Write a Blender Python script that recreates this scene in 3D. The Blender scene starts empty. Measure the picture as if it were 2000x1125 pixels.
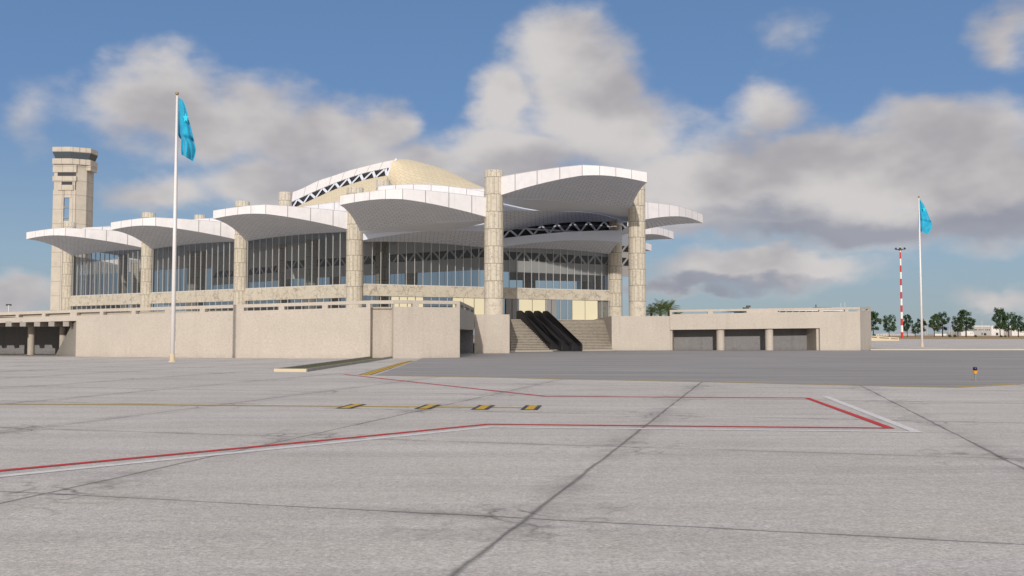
import bpy, bmesh, math, random
from mathutils import Vector
random.seed(7)
R = math.radians
sc = bpy.context.scene
C = sc.collection
# ------------------------------------------------------------------ camera
F = 1830.0; CH = 1.8; PITCH = math.atan(92.1 / F)
cd = bpy.data.cameras.new('camera'); cam = bpy.data.objects.new('camera', cd); C.objects.link(cam)
cam.location = (0, 0, CH); cam.rotation_euler = (R(90) + PITCH, 0, 0)
cd.sensor_width = 36; cd.lens = 36 * F / 2000; cd.clip_start = .1; cd.clip_end = 30000
sc.camera = cam
sc.view_settings.view_transform = 'Standard'; sc.view_settings.look = 'None'
sc.view_settings.gamma = 1; sc.view_settings.exposure = 0.0
SUN_EL, SUN_HEAD = 12.0, 4.3          # elevation; light travels towards +Y, a touch towards +X

# ------------------------------------------------------------------ node helper
class NT:
    def __init__(s, nt): s.nt = nt; s.N = nt.nodes; s.L = nt.links
    def n(s, t, **k):
        x = s.N.new(t)
        for a, b in k.items(): setattr(x, a, b)
        return x
    def put(s, sock, v):
        if v is None: return
        if isinstance(v, bpy.types.NodeSocket): s.L.new(v, sock)
        else:
            if isinstance(v, tuple) and len(v) == 3 and sock.type == 'RGBA': v = v + (1,)
            sock.default_value = v
    def m(s, op, a, b=None, c=None, clamp=False):
        x = s.n('ShaderNodeMath', operation=op, use_clamp=clamp)
        for i, v in enumerate((a, b, c)): s.put(x.inputs[i], v)
        return x.outputs[0]
    def v(s, op, a, b=None, c=None):
        x = s.n('ShaderNodeVectorMath', operation=op)
        s.put(x.inputs[0], a); s.put(x.inputs[1], b)
        if c is not None: s.put(x.inputs['Scale'], c)
        return x.outputs['Value'] if op in ('LENGTH', 'DOT_PRODUCT', 'DISTANCE') else x.outputs[0]
    def mix(s, f, a, b, blend='MIX'):
        x = s.n('ShaderNodeMix', data_type='RGBA', blend_type=blend)
        s.put(x.inputs[0], f); s.put(x.inputs[6], a); s.put(x.inputs[7], b)
        return x.outputs[2]
    def noise(s, vec, scale, detail=4, rough=.55, color=False):
        x = s.n('ShaderNodeTexNoise'); s.put(x.inputs['Vector'], vec)
        x.inputs['Scale'].default_value = scale; x.inputs['Detail'].default_value = detail
        x.inputs['Roughness'].default_value = rough
        return x.outputs['Color' if color else 'Fac']
    def ramp(s, v, a, b, lo=0., hi=1., smooth=False):
        x = s.n('ShaderNodeMapRange'); x.interpolation_type = 'SMOOTHSTEP' if smooth else 'LINEAR'
        s.put(x.inputs[0], v)
        for i, q in zip((1, 2, 3, 4), (a, b, lo, hi)): s.put(x.inputs[i], q)
        return x.outputs[0]
    def sep(s, v):
        x = s.n('ShaderNodeSeparateXYZ'); s.put(x.inputs[0], v); return x.outputs
    def comb(s, a, b, c=0.):
        x = s.n('ShaderNodeCombineXYZ')
        for i, q in enumerate((a, b, c)): s.put(x.inputs[i], q)
        return x.outputs[0]

# ------------------------------------------------------------------ sky
w = bpy.data.worlds.new('World'); sc.world = w; w.use_nodes = True
T = NT(w.node_tree); T.N.clear()
sky = T.n('ShaderNodeTexSky', sky_type='NISHITA'); sky.sun_disc = False
sky.sun_elevation = R(SUN_EL); sky.sun_rotation = R(180 + SUN_HEAD)
sky.air_density = 1.0; sky.dust_density = .6; sky.ozone_density = 2.0
gen = T.n('ShaderNodeTexCoord').outputs['Generated']
gx, gy, gz = T.sep(gen)[:3]
A = T.m('ARCTAN2', gx, gy); Ee = T.m('ARCSINE', gz)
def ray(x, y):
    u = (x - 1000) / F; v = (562.5 - y) / F
    dy = math.cos(PITCH) - v * math.sin(PITCH)
    return u / dy, (math.sin(PITCH) + v * math.cos(PITCH)) / dy
nv = T.v('MULTIPLY', gen, (1., 1., 1.7))
wn = T.noise(nv, 7.0, 5, .55, True)
wn2 = T.noise(nv, 22.0, 3, .5, True)
warp = T.v('ADD', T.v('MULTIPLY', T.v('SUBTRACT', wn, (.5, .5, .5)), (.10, .08, 0)),
           T.v('MULTIPLY', T.v('SUBTRACT', wn2, (.5, .5, .5)), (.022, .018, 0)))
P = T.v('ADD', T.comb(A, Ee, 0.), warp)
def blobs(lst):
    acc = None
    for (x, y, rx, ry, k) in lst:
        a, b = ray(x, y)
        ax = math.atan(a); el = math.atan(b / math.hypot(1, a))
        q = T.v('MULTIPLY', T.v('SUBTRACT', P, (ax, el, 0.)), (F / rx, F / ry, 0.))
        d = T.m('MULTIPLY', T.m('SUBTRACT', 1., T.v('LENGTH', q)), k)
        acc = d if acc is None else T.n('ShaderNodeMath', operation='SMOOTH_MAX')
        if acc is not d:
            nd = acc; T.put(nd.inputs[0], prev); T.put(nd.inputs[1], d); nd.inputs[2].default_value = .18; acc = nd.outputs[0]
        prev = acc
    return acc
cl = blobs([(320, 190, 175, 105, 1), (420, 240, 230, 120, 1), (610, 300, 230, 110, 1), (745, 262, 95, 62, .9),
            (540, 370, 240, 80, 1), (300, 375, 130, 55, .7), (820, 330, 160, 70, .8),
            (1130, 140, 185, 130, 1), (1190, 250, 230, 150, 1), (1000, 200, 95, 110, .9), (990, 310, 190, 90, 1),
            (1000, 400, 420, 100, 1), (1380, 350, 260, 130, 1), (1620, 350, 320, 130, 1), (1880, 330, 280, 150, 1),
            (2080, 350, 300, 150, 1), (1500, 190, 80, 60, .5), (1470, 240, 60, 50, .45), (1740, 200, 70, 44, .4), (1560, 300, 200, 80, .9), (1820, 250, 140, 80, .9), (1990, 60, 110, 55, .66), (1560, 80, 90, 50, .22),
            (1700, 430, 460, 70, 1), (1330, 430, 260, 60, 1), (1760, 215, 90, 40, .5),
            (60, 235, 50, 50, .24), (1480, 528, 270, 50, .95), (1340, 560, 240, 22, .7),
            (1960, 600, 120, 34, .7), (20, 590, 150, 62, .9), (1830, 640, 200, 16, .5)])
det = T.noise(nv, 10., 5, .52)
dens = T.m('ADD', cl, T.m('MULTIPLY', T.m('SUBTRACT', det, .5), 1.05))
mask = T.ramp(dens, .02, .58, smooth=True)
darkf = T.ramp(blobs([(1650, 452, 480, 46, 1), (1950, 440, 300, 60, 1), (1420, 558, 270, 22, 1), (1500, 430, 260, 40, .7),
                      (620, 350, 160, 70, .45), (1150, 330, 190, 60, .4), (800, 300, 120, 60, .35),
                      (1880, 640, 300, 22, .8)]), 0., .75, smooth=True)
lf = T.noise(T.v('ADD', nv, (.0, .0, .035)), 6.5, 4, .5)
shade = T.ramp(T.m('ADD', lf, T.m('MULTIPLY', cl, -.08)), .27, .56, smooth=True)
cloud_c = T.mix(shade, (.40, .385, .41), (.63, .605, .60))
cloud_c = T.mix(T.m('MULTIPLY', darkf, .6), cloud_c, (.15, .19, .28))
# clear sky: Nishita, toned towards the photograph's deeper blue aloft
SK = .105
cr = T.n('ShaderNodeValToRGB'); T.put(cr.inputs[0], T.ramp(Ee, 0., .5))
for q, cc in ((0., (.31, .40, .46)), (.16, (.265, .385, .53)), (.45, (.135, .255, .50)), (1., (.095, .195, .385))):
    e_ = cr.color_ramp.elements.new(q) if q not in (0., 1.) else cr.color_ramp.elements[0 if q == 0. else -1]
    e_.color = cc + (1,)
clear = T.mix(.85, sky.outputs[0], T.v('SCALE', cr.outputs[0], None, 1 / SK))
# broken bright cloud added out of view (overhead and behind) to lift the ambient light
away = T.ramp(T.m('ADD', T.ramp(gy, .45, .1), T.ramp(gz, .48, .75)), 0., 1.)
oc = T.m('MULTIPLY', T.ramp(T.noise(gen, 3.2, 5, .6), .38, .52, smooth=True), away)
clear = T.mix(T.m('MULTIPLY', oc, T.ramp(gz, -.02, .06)), clear, T.v('SCALE', T.comb(.98, .93, .90), None, 1 / SK))
bg_col = T.mix(mask, clear, T.v('SCALE', cloud_c, None, 1 / SK))
bg = T.n('ShaderNodeBackground'); T.put(bg.inputs[0], bg_col); bg.inputs[1].default_value = SK
out = T.n('ShaderNodeOutputWorld'); T.L.new(bg.outputs[0], out.inputs[0])
# ------------------------------------------------------------------ sun
sd = bpy.data.lights.new('sun', 'SUN'); sd.energy = 2.5; sd.angle = R(.5); sd.color = (1., .93, .84)
so = bpy.data.objects.new('sun', sd); C.objects.link(so)
el, hd = R(SUN_EL), R(SUN_HEAD)
so.rotation_euler = Vector((math.sin(hd) * math.cos(el), math.cos(hd) * math.cos(el), -math.sin(el))).to_track_quat('-Z', 'Y').to_euler()
so.location = (-5, -60, 60)

# ------------------------------------------------------------------ materials
def mat(name, fn, rough=.8, spec=.3, metal=0.):
    m = bpy.data.materials.new(name); m.use_nodes = True
    t = NT(m.node_tree); b = t.N['Principled BSDF']
    b.inputs['Roughness'].default_value = rough; b.inputs['Specular IOR Level'].default_value = spec
    b.inputs['Metallic'].default_value = metal
    if callable(fn): fn(t, b)
    else: b.inputs['Base Color'].default_value = tuple(fn) + (1,)
    return m
def bump(t, b, h, strength=.3, dist=.02):
    x = t.n('ShaderNodeBump'); x.inputs['Strength'].default_value = strength; x.inputs['Distance'].default_value = dist
    t.put(x.inputs['Height'], h); t.L.new(x.outputs[0], b.inputs['Normal'])
def objc(t): return t.n('ShaderNodeTexCoord').outputs['Object']
def uvc(t): return t.n('ShaderNodeTexCoord').outputs['UV']
def cracks(t, p, scale, width, warp=.35):
    q = t.v('ADD', p, t.v('SCALE', t.v('SUBTRACT', t.noise(p, scale * .9, 3, .6, True), (.5, .5, .5)), None, warp * 2))
    vo = t.n('ShaderNodeTexVoronoi', feature='DISTANCE_TO_EDGE'); t.put(vo.inputs['Vector'], q); vo.inputs['Scale'].default_value = scale
    line = t.ramp(vo.outputs['Distance'], 0., width, 1., 0.)
    gate = t.ramp(t.noise(p, scale * .7, 2), .42, .56)
    return t.m('MULTIPLY', line, gate)
def f_concrete(t, b):
    p = objc(t); x, y, z = t.sep(p)[:3]
    an = R(14.9)
    nz = t.m('MULTIPLY', t.m('SUBTRACT', t.noise(p, .9, 3), .5), .09)
    pa = t.m('ADD', t.m('SUBTRACT', t.m('MULTIPLY', x, math.cos(an)), t.m('MULTIPLY', y, math.sin(an))), nz)
    pb = t.m('ADD', t.m('ADD', t.m('MULTIPLY', x, math.sin(an)), t.m('MULTIPLY', y, math.cos(an))), nz)
    def joint(q, off, sp):
        r = t.m('FRACT', t.m('ADD', t.m('DIVIDE', t.m('SUBTRACT', q, off), sp), .5))
        return t.m('MULTIPLY', t.m('ABSOLUTE', t.m('SUBTRACT', r, .5)), sp)
    ja, jb = joint(pa, -2.26, 5.65), joint(pb, 9.05, 6.15)
    wv = t.ramp(t.noise(p, .5, 3), .3, .7, .02, .075)
    la = t.m('SUBTRACT', 1., t.m('DIVIDE', ja, t.m('MULTIPLY', wv, .9), clamp=True))
    lb = t.m('SUBTRACT', 1., t.m('DIVIDE', jb, t.m('MULTIPLY', wv, .75), clamp=True))
    smear = t.m('MULTIPLY', t.ramp(t.m('MINIMUM', ja, t.m('MULTIPLY', jb, 2.)), 0., .5, 1., 0.), t.ramp(t.noise(p, .7, 5, .7), .42, .66))
    spots = t.ramp(t.noise(p, 1.7, 4, .7), .66, .74)
    corner = t.m('MULTIPLY', t.ramp(t.m('MAXIMUM', ja, jb), 0.05, 1.3, 1., 0.), cracks(t, p, 1.6, .1, .4))
    big = t.noise(p, .12, 5, .6); mid = t.noise(p, .9, 4, .6)
    streak = t.noise(t.v('MULTIPLY', p, (.12, 1.1, 1.)), 1.0, 5, .65)
    fine = t.noise(p, 26., 3, .75); fin2 = t.noise(p, 8., 4, .75)
    vcol = t.mix(t.ramp(big, .35, .65), (.51, .472, .435), (.615, .575, .535))
    sl = t.n('ShaderNodeTexWhiteNoise', noise_dimensions='2D'); t.put(sl.inputs['Vector'], t.comb(t.m('FLOOR', t.m('DIVIDE', t.m('ADD', pa, 2.26), 5.65)), t.m('FLOOR', t.m('DIVIDE', t.m('SUBTRACT', pb, 9.05), 6.15))))
    vcol = t.mix(t.m('MULTIPLY', sl.outputs['Value'], .38), vcol, (.44, .405, .38))
    vcol = t.mix(t.ramp(streak, .42, .66, 0., .6), vcol, (.42, .39, .375))
    vcol = t.mix(t.ramp(t.noise(t.v('MULTIPLY', p, (.05, .8, 1.)), 1.3, 4, .6), .54, .68, 0., .4), vcol, (.64, .61, .59))
    vcol = t.mix(t.ramp(mid, .4, .7, 0., .3), vcol, (.62, .585, .55))
    vcol = t.mix(t.ramp(t.noise(p, .35, 2), .6, .72, 0., .25), vcol, (.54, .49, .40))
    g = t.m('MULTIPLY', t.ramp(fine, .3, .7, .72, 1.28), t.ramp(fin2, .3, .7, .84, 1.16))
    vcol = t.v('MULTIPLY', vcol, t.comb(g, g, g))
    vcol = t.mix(t.m('MULTIPLY', smear, .5), vcol, (.17, .155, .15))
    vcol = t.mix(t.m('MULTIPLY', spots, .3), vcol, (.20, .18, .17))
    vcol = t.mix(t.m('MULTIPLY', t.m('MAXIMUM', la, lb), .72), vcol, (.10, .09, .085))
    vcol = t.mix(t.m('MULTIPLY', corner, .8), vcol, (.1, .09, .085))
    t.put(b.inputs['Base Color'], vcol)
    bump(t, b, t.m('SUBTRACT', t.m('ADD', fine, t.m('MULTIPLY', fin2, .8)), t.m('MAXIMUM', la, lb)), .8, .02)
def f_asphalt(t, b):
    p = objc(t)
    st = t.noise(t.v('MULTIPLY', p, (.1, 1., 1.)), .9, 5, .65)
    c = t.mix(t.ramp(st, .35, .65), (.25, .238, .235), (.36, .342, .335))
    c = t.mix(t.ramp(t.noise(p, .08, 4), .4, .65, 0, .5), c, (.30, .283, .278))
    c = t.mix(t.ramp(t.noise(t.v('MULTIPLY', p, (.04, 1., 1.)), .8, 4, .6), .52, .64, 0., .5), c, (.39, .37, .36))
    fi = t.noise(p, 30., 3, .7); g = t.ramp(fi, .25, .75, .8, 1.2)
    t.put(b.inputs['Base Color'], t.v('MULTIPLY', c, t.comb(g, g, g))); bump(t, b, fi, .4, .01)
def f_sand(t, b):
    p = objc(t)
    t.put(b.inputs['Base Color'], t.mix(t.noise(p, .03, 5, .6), (.30, .20, .115), (.42, .32, .20)))
def f_render(base, dark):
    def fn(t, b):
        p = objc(t)
        sp = t.noise(p, 9., 5, .75); bg_ = t.noise(p, .35, 4, .6)
        c = t.mix(t.ramp(bg_, .35, .65), base, tuple(q * .93 for q in base))
        c = t.mix(t.ramp(sp, .51, .66, 0., .75), c, dark)
        c = t.mix(t.ramp(sp, .42, .32, 0., .7), c, tuple(min(1, q * 1.3) for q in base))
        dr = t.noise(t.v('MULTIPLY', p, (1., 1., .06)), 1.6, 4, .6)
        c = t.mix(t.ramp(dr, .54, .72, 0., .3), c, dark)
        c = t.mix(t.m('MULTIPLY', t.ramp(t.sep(p)[2], 0., .45, .5, 0.), t.ramp(t.noise(p, 1.5, 4, .7), .35, .6)), c, dark)
        t.put(b.inputs['Base Color'], c); bump(t, b, sp, .5, .03)
    return fn
def f_column(t, b):
    p = objc(t); x, y, z = t.sep(p)[:3]
    an = t.m('MULTIPLY', t.m('ARCTAN2', x, y), 1.07)
    br = t.n('ShaderNodeTexBrick'); br.offset = .5; t.put(br.inputs['Vector'], t.comb(an, t.m('SUBTRACT', z, .25)))
    for k, v in (('Color1', (.64, .58, .48, 1)), ('Color2', (.58, .525, .43, 1)), ('Mortar', (.24, .20, .155, 1)),
                 ('Scale', 1.), ('Mortar Size', .024), ('Brick Width', .47), ('Row Height', 1.98), ('Bias', 0.)):
        br.inputs[k].default_value = v
    low = t.ramp(z, 2.21, 2.25, 1., 0.)
    c = t.mix(low, br.outputs['Color'], (.61, .55, .455))
    rg = t.m('FRACT', t.m('DIVIDE', t.m('SUBTRACT', z, .25), 1.98))
    ring = t.m('MAXIMUM', t.ramp(rg, 0., .02, 1., 0.), t.ramp(rg, .98, 1., 0., 1.))
    c = t.mix(t.m('MULTIPLY', ring, t.ramp(z, 2.1, 2.2)), c, (.12, .10, .08))
    c = t.mix(t.m('MULTIPLY', cracks(t, p, 1.9, .06, .3), .65), c, (.22, .18, .14))
    c = t.mix(t.ramp(t.noise(p, 1.4, 5, .65), .5, .75, 0., .35), c, (.40, .34, .26))
    t.put(b.inputs['Base Color'], c); bump(t, b, t.m('SUBTRACT', t.noise(p, 5., 4), ring), .25, .03)
def f_marble(t, b):
    p = objc(t)
    c = t.mix(t.ramp(t.noise(p, .8, 5, .65), .4, .7), (.61, .55, .455), (.54, .485, .40))
    c = t.mix(t.m('MULTIPLY', cracks(t, p, .8, .045, .6), .55), c, (.16, .125, .09))
    c = t.mix(t.m('MULTIPLY', cracks(t, t.v('ADD', p, (7., 3., 1.)), 1.2, .07, .5), .6), c, (.2, .16, .12))
    t.put(b.inputs['Base Color'], c)
def f_soffit(t, b):
    br = t.n('ShaderNodeTexBrick'); br.offset = .5; t.put(br.inputs['Vector'], uvc(t))
    for k, v in (('Color1', (.75, .79, .90, 1)), ('Color2', (.69, .73, .83, 1)), ('Mortar', (.36, .385, .45, 1)),
                 ('Scale', 1.), ('Mortar Size', .04), ('Brick Width', 1.1), ('Row Height', .68)):
        br.inputs[k].default_value = v
    t.put(b.inputs['Base Color'], br.outputs['Color'])
def f_gold(t, b):
    p = uvc(t)
    br = t.n('ShaderNodeTexBrick'); br.offset = .5; t.put(br.inputs['Vector'], p)
    for k, v in (('Color1', (.78, .67, .47, 1)), ('Color2', (.735, .625, .435, 1)), ('Mortar', (.52, .42, .27, 1)),
                 ('Scale', 1.), ('Mortar Size', .04), ('Brick Width', 1.5), ('Row Height', 1.)):
        br.inputs[k].default_value = v
    t.put(b.inputs['Base Color'], br.outputs['Color'])
def f_white(t, b):
    u, v, _ = t.sep(uvc(t))[:3]
    fr = t.m('ABSOLUTE', t.m('SUBTRACT', t.m('FRACT', t.m('ADD', u, .5)), .5))
    ln = t.ramp(fr, .012, .026, 1., 0.)
    ed = t.ramp(v, .95, .965, 0., 1.)
    g = t.ramp(t.noise(objc(t), 1.2, 4), .35, .7)
    c = t.mix(g, (.82, .79, .80), (.76, .735, .74))
    dr = t.noise(t.v('MULTIPLY', objc(t), (1.5, 1.5, .15)), 1.4, 4, .6)
    c = t.mix(t.ramp(dr, .56, .72, 0., .22), c, (.45, .43, .42))
    c = t.mix(t.m('MULTIPLY', t.m('MAXIMUM', ln, t.m('MULTIPLY', ed, .5)), .75), c, (.2, .19, .2))
    t.put(b.inputs['Base Color'], c)
def f_steps(t, b):
    p = objc(t)
    c = t.mix(t.ramp(t.noise(p, 2.2, 5, .7), .45, .62), (.25, .22, .185), (.15, .13, .105))
    t.put(b.inputs['Base Color'], c)
def f_leaf(t, b):
    p = objc(t)
    oi = t.n('ShaderNodeObjectInfo').outputs['Random']
    c = t.mix(t.ramp(t.noise(p, .6, 3), .35, .65), (.030, .060, .028), (.075, .12, .045))
    c = t.mix(t.m('MULTIPLY', oi, .4), c, (.05, .075, .04))
    t.put(b.inputs['Base Color'], c)
def f_glass(t, b):
    o = t.N['Material Output']
    tr = t.n('ShaderNodeBsdfTransparent'); tr.inputs[0].default_value = (.66, .69, .72, 1)
    gl = t.n('ShaderNodeBsdfGlossy'); gl.inputs['Roughness'].default_value = .02; gl.inputs[0].default_value = (.8, .85, .9, 1)
    df = t.n('ShaderNodeBsdfDiffuse'); df.inputs[0].default_value = (.10, .105, .115, 1)
    lw = t.n('ShaderNodeLayerWeight'); lw.inputs[0].default_value = .2
    m1 = t.n('ShaderNodeMixShader'); m1.inputs[0].default_value = .12
    t.L.new(tr.outputs[0], m1.inputs[1]); t.L.new(df.outputs[0], m1.inputs[2])
    m2 = t.n('ShaderNodeMixShader'); t.put(m2.inputs[0], t.ramp(lw.outputs['Fresnel'], 0., 1., .015, .5))
    t.L.new(m1.outputs[0], m2.inputs[1]); t.L.new(gl.outputs[0], m2.inputs[2]); t.L.new(m2.outputs[0], o.inputs[0])
def f_paint(col, wear=.35):
    def fn(t, b):
        p = objc(t)
        n_ = t.noise(p, 7., 6, .8)
        t.put(b.inputs['Base Color'], t.mix(t.ramp(n_, .47, .62, 0., wear), col, (.38, .34, .32)))
        bump(t, b, t.noise(p, 34., 3, .7), .4, .01)
    return fn
def f_mast(t, b):
    z = t.sep(objc(t))[2]
    k = t.m('GREATER_THAN', t.m('FRACT', t.m('DIVIDE', z, 6.72)), .5)
    t.put(b.inputs['Base Color'], t.mix(k, (.55, .045, .03), (.80, .78, .76)))
def f_cloth(t, b):
    p = objc(t)
    t.put(b.inputs['Base Color'], t.mix(t.ramp(t.noise(p, 1.3, 3), .35, .65), (.010, .33, .56), (.03, .45, .66)))
    b.inputs['Sheen Weight'].default_value = .2
def f_panel(base, sx, sz):
    def fn(t, b):
        p = objc(t); x, y, z = t.sep(p)[:3]
        def ln(q, sp, wd):
            r = t.m('ABSOLUTE', t.m('SUBTRACT', t.m('FRACT', t.m('ADD', t.m('DIVIDE', q, sp), .5)), .5))
            return t.ramp(r, wd / sp * .4, wd / sp, 1., 0.)
        l = t.m('MAXIMUM', t.m('MAXIMUM', ln(x, sx, .14), ln(y, sx, .14)), ln(z, sz, .14))
        c = t.mix(t.ramp(t.noise(p, .3, 5, .65), .4, .7), base, tuple(q * .85 for q in base))
        t.put(b.inputs['Base Color'], t.mix(t.m('MULTIPLY', l, .65), c, tuple(q * .35 for q in base)))
    return fn
M = {
 'concrete': mat('apron_concrete', f_concrete, .85, .15), 'asphalt': mat('asphalt', f_asphalt, .85, .15), 'sand': mat('sand', f_sand, .95, .05),
 'render': mat('rough_render', f_render((.545, .485, .42), (.40, .35, .30)), .9, .1),
 'render_shaded': mat('rough_render_shaded', f_render((.36, .335, .30), (.22, .20, .18)), .9, .1),  # darkened copy of the wall render, with shade put into the colour
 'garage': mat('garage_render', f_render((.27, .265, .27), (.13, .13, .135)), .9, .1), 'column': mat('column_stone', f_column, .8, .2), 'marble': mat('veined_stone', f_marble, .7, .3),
 'soffit': mat('soffit_tile', f_soffit, .7, .2), 'gold': mat('gold_tile', f_gold, .7, .2), 'white': mat('white_panel', f_white, .6, .3),
 'plain': mat('white_plain', (.70, .74, .84), .6, .3), 'inner': mat('interior_white', (.80, .76, .70), .8, .1), 'dark': mat('dark_opening', (.035, .035, .04), .5, .3),
 'mull': mat('mullion_metal', (.62, .61, .60), .5, .4), 'frame': mat('dark_frame', (.06, .06, .06), .5, .4),
 'glass': mat('tinted_glass', f_glass), 'blind': mat('cream_blind', (.80, .74, .54), .8, .1), 'greypanel': mat('grey_panel', (.30, .29, .29), .6, .2),
 'steps': mat('step_stone', f_steps, .85, .15), 'edge': mat('step_edge', (.50, .45, .38), .8, .2), 'black': mat('black_rubber', (.018, .017, .019), .7, .2),
 'black2': mat('black_metal', (.020, .019, .021), .65, .25), 'dot': mat('pale_dot', (.45, .45, .48), .5, .3),
 'red': mat('red_paint', f_paint((.56, .045, .05), .15), .8, .15), 'wht': mat('white_paint', f_paint((.72, .69, .68), .4), .8, .15),
 'yel': mat('yellow_paint', f_paint((.58, .36, .03), .3), .8, .15), 'yel2': mat('faded_yellow_paint', f_paint((.50, .34, .03), .2), .8, .15), 'blk': mat('black_paint', f_paint((.05, .05, .055), .3), .8, .15),
 'pole': mat('white_pole', (.78, .74, .72), .35, .4), 'brass': mat('brass', (.35, .26, .14), .35, .5, .6), 'cloth': mat('blue_cloth', f_cloth, .75, .2), 'star': mat('pale_blue_cloth', (.04, .62, .80), .7, .2),
 'mast': mat('mast_paint', f_mast, .6, .3), 'grey': mat('grey_metal', (.22, .22, .22), .5, .4), 'orange': mat('orange_plastic', (.75, .36, .02), .5, .3), 'lens': mat('blue_lens', (.012, .008, .10), .15, .6),
 'bark': mat('bark', (.06, .048, .035), .9, .1), 'leaf': mat('leaf', f_leaf, .7, .1), 'palm': mat('palm_leaf', (.10, .13, .035), .7, .15), 'grass': mat('dry_grass', (.13, .14, .05), .9, .05),
 'tower': mat('tower_panel', f_panel((.56, .50, .42), 4.6, 6.2), .85, .1), 'cabglass': mat('cab_glass', (.07, .085, .10), .2, .5), 'offwhite': mat('offwhite', f_panel((.74, .71, .69), 9., 50.), .8, .1), 'teal': mat('teal_glass', (.10, .24, .25), .2, .5), 'kerb': mat('kerb_stone', (.62, .52, .37), .9, .1)}

# ------------------------------------------------------------------ mesh helpers
def obj(name, bm, m, parent=None, kind=None, smooth=False, origin=None, normals=True):
    if origin is not None: bmesh.ops.translate(bm, vec=-Vector(origin), verts=bm.verts)
    if normals: bmesh.ops.recalc_face_normals(bm, faces=bm.faces)
    me = bpy.data.meshes.new(name); bm.to_mesh(me); bm.free()
    for q in (m if isinstance(m, (list, tuple)) else [m]): me.materials.append(M[q])
    if smooth:
        for p in me.polygons: p.use_smooth = True
    o = bpy.data.objects.new(name, me); C.objects.link(o)
    if origin is not None: o.location = origin
    if parent is not None:
        o.parent = parent
        par = parent.matrix_local if parent.parent is None else parent.parent.matrix_local @ parent.matrix_local
        off = Vector((0, 0, 0)); q = parent
        while q is not None: off += q.location; q = q.parent
        o.location = Vector(origin if origin is not None else (0, 0, 0)) - off
    if kind: o['kind'] = kind
    return o
def tag(o, label, cat, group=None):
    o['label'] = label; o['category'] = cat
    if group: o['group'] = group
    return o
def thing(name, label, cat, loc=(0, 0, 0), group=None):
    o = bpy.data.objects.new(name, None); C.objects.link(o); o.location = loc; o.empty_display_size = .5
    return tag(o, label, cat, group)
def quad(bm, pts, mi=0, uv=None):
    f = bm.faces.new([bm.verts.new(p) for p in pts]); f.material_index = mi
    if uv:
        l = bm.loops.layers.uv.verify()
        for lo, q in zip(f.loops, uv): lo[l].uv = q
    return f
def prism(bm, pts, z0, z1, mi=0):
    """vertical prism over plan polygon; z0,z1 numbers or lists per point"""
    n = len(pts)
    a = [bm.verts.new((p[0], p[1], z0[i] if isinstance(z0, (list, tuple)) else z0)) for i, p in enumerate(pts)]
    b = [bm.verts.new((p[0], p[1], z1[i] if isinstance(z1, (list, tuple)) else z1)) for i, p in enumerate(pts)]
    fs = [bm.faces.new(a[::-1]), bm.faces.new(b)] + [bm.faces.new((a[i], a[(i + 1) % n], b[(i + 1) % n], b[i])) for i in range(n)]
    for f in fs: f.material_index = mi
def box(bm, x0, x1, y0, y1, z0, z1, mi=0): prism(bm, [(x0, y0), (x1, y0), (x1, y1), (x0, y1)], z0, z1, mi)
def V2(p): return Vector((p[0], p[1]))
def wallbox(bm, A, B, z0, z1, th, mi=0, zb=None):
    """box along A->B, thickness to the left of A->B. z1 may be (za,zb)"""
    A, B = V2(A), V2(B); d = (B - A).normalized(); n = Vector((-d.y, d.x)) * th
    z0a, z0b = z0 if isinstance(z0, tuple) else (z0, z0); z1a, z1b = z1 if isinstance(z1, tuple) else (z1, z1)
    prism(bm, [A, B, B + n, A + n], [z0a, z0b, z0b, z0a], [z1a, z1b, z1b, z1a], mi)
def lathe(bm, prof, cx, cy, n=24, mi=0, z0=0):
    rings = []
    for r, z in prof:
        rings.append([bm.verts.new((cx + r * math.sin(2 * math.pi * k / n), cy + r * math.cos(2 * math.pi * k / n), z + z0)) for k in range(n)])
    for a, b in zip(rings, rings[1:]):
        for k in range(n):
            f = bm.faces.new((a[k], a[(k + 1) % n], b[(k + 1) % n], b[k])); f.material_index = mi
    for r in (rings[0], rings[-1]):
        f = bm.faces.new(r); f.material_index = mi
def tube(bm, a, b, r0, r1=None, n=8, mi=0):
    a, b = Vector(a), Vector(b); r1 = r0 if r1 is None else r1
    d = (b - a).normalized(); u = d.orthogonal().normalized(); v = d.cross(u)
    ra = [bm.verts.new(a + (u * math.cos(6.2832 * k / n) + v * math.sin(6.2832 * k / n)) * r0) for k in range(n)]
    rb = [bm.verts.new(b + (u * math.cos(6.2832 * k / n) + v * math.sin(6.2832 * k / n)) * r1) for k in range(n)]
    for k in range(n):
        f = bm.faces.new((ra[k], ra[(k + 1) % n], rb[(k + 1) % n], rb[k])); f.material_index = mi
    for q in (ra, rb): bm.faces.new(q).material_index = mi
def gridmesh(bm, G, mi=0, uv=None, smooth=True):
    """G[i][j] points; uv(i,j)"""
    V = [[bm.verts.new(p) for p in row] for row in G]
    l = bm.loops.layers.uv.verify()
    for i in range(len(G) - 1):
        for j in range(len(G[0]) - 1):
            ids = [(i, j), (i + 1, j), (i + 1, j + 1), (i, j + 1)]
            vs = [V[a][b] for a, b in ids]
            try: f = bm.faces.new(vs)
            except ValueError: continue
            f.material_index = mi; f.smooth = smooth
            if uv:
                for lo, (a, b) in zip(f.loops, ids): lo[l].uv = uv(a, b)
def at(x, y, D):
    a, b = ray(x, y); return Vector((a * D, D, CH + b * D))
def gnd(x, y, z=0.):
    a, b = ray(x, y); D = (z - CH) / b; return Vector((a * D, D, z))
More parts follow.
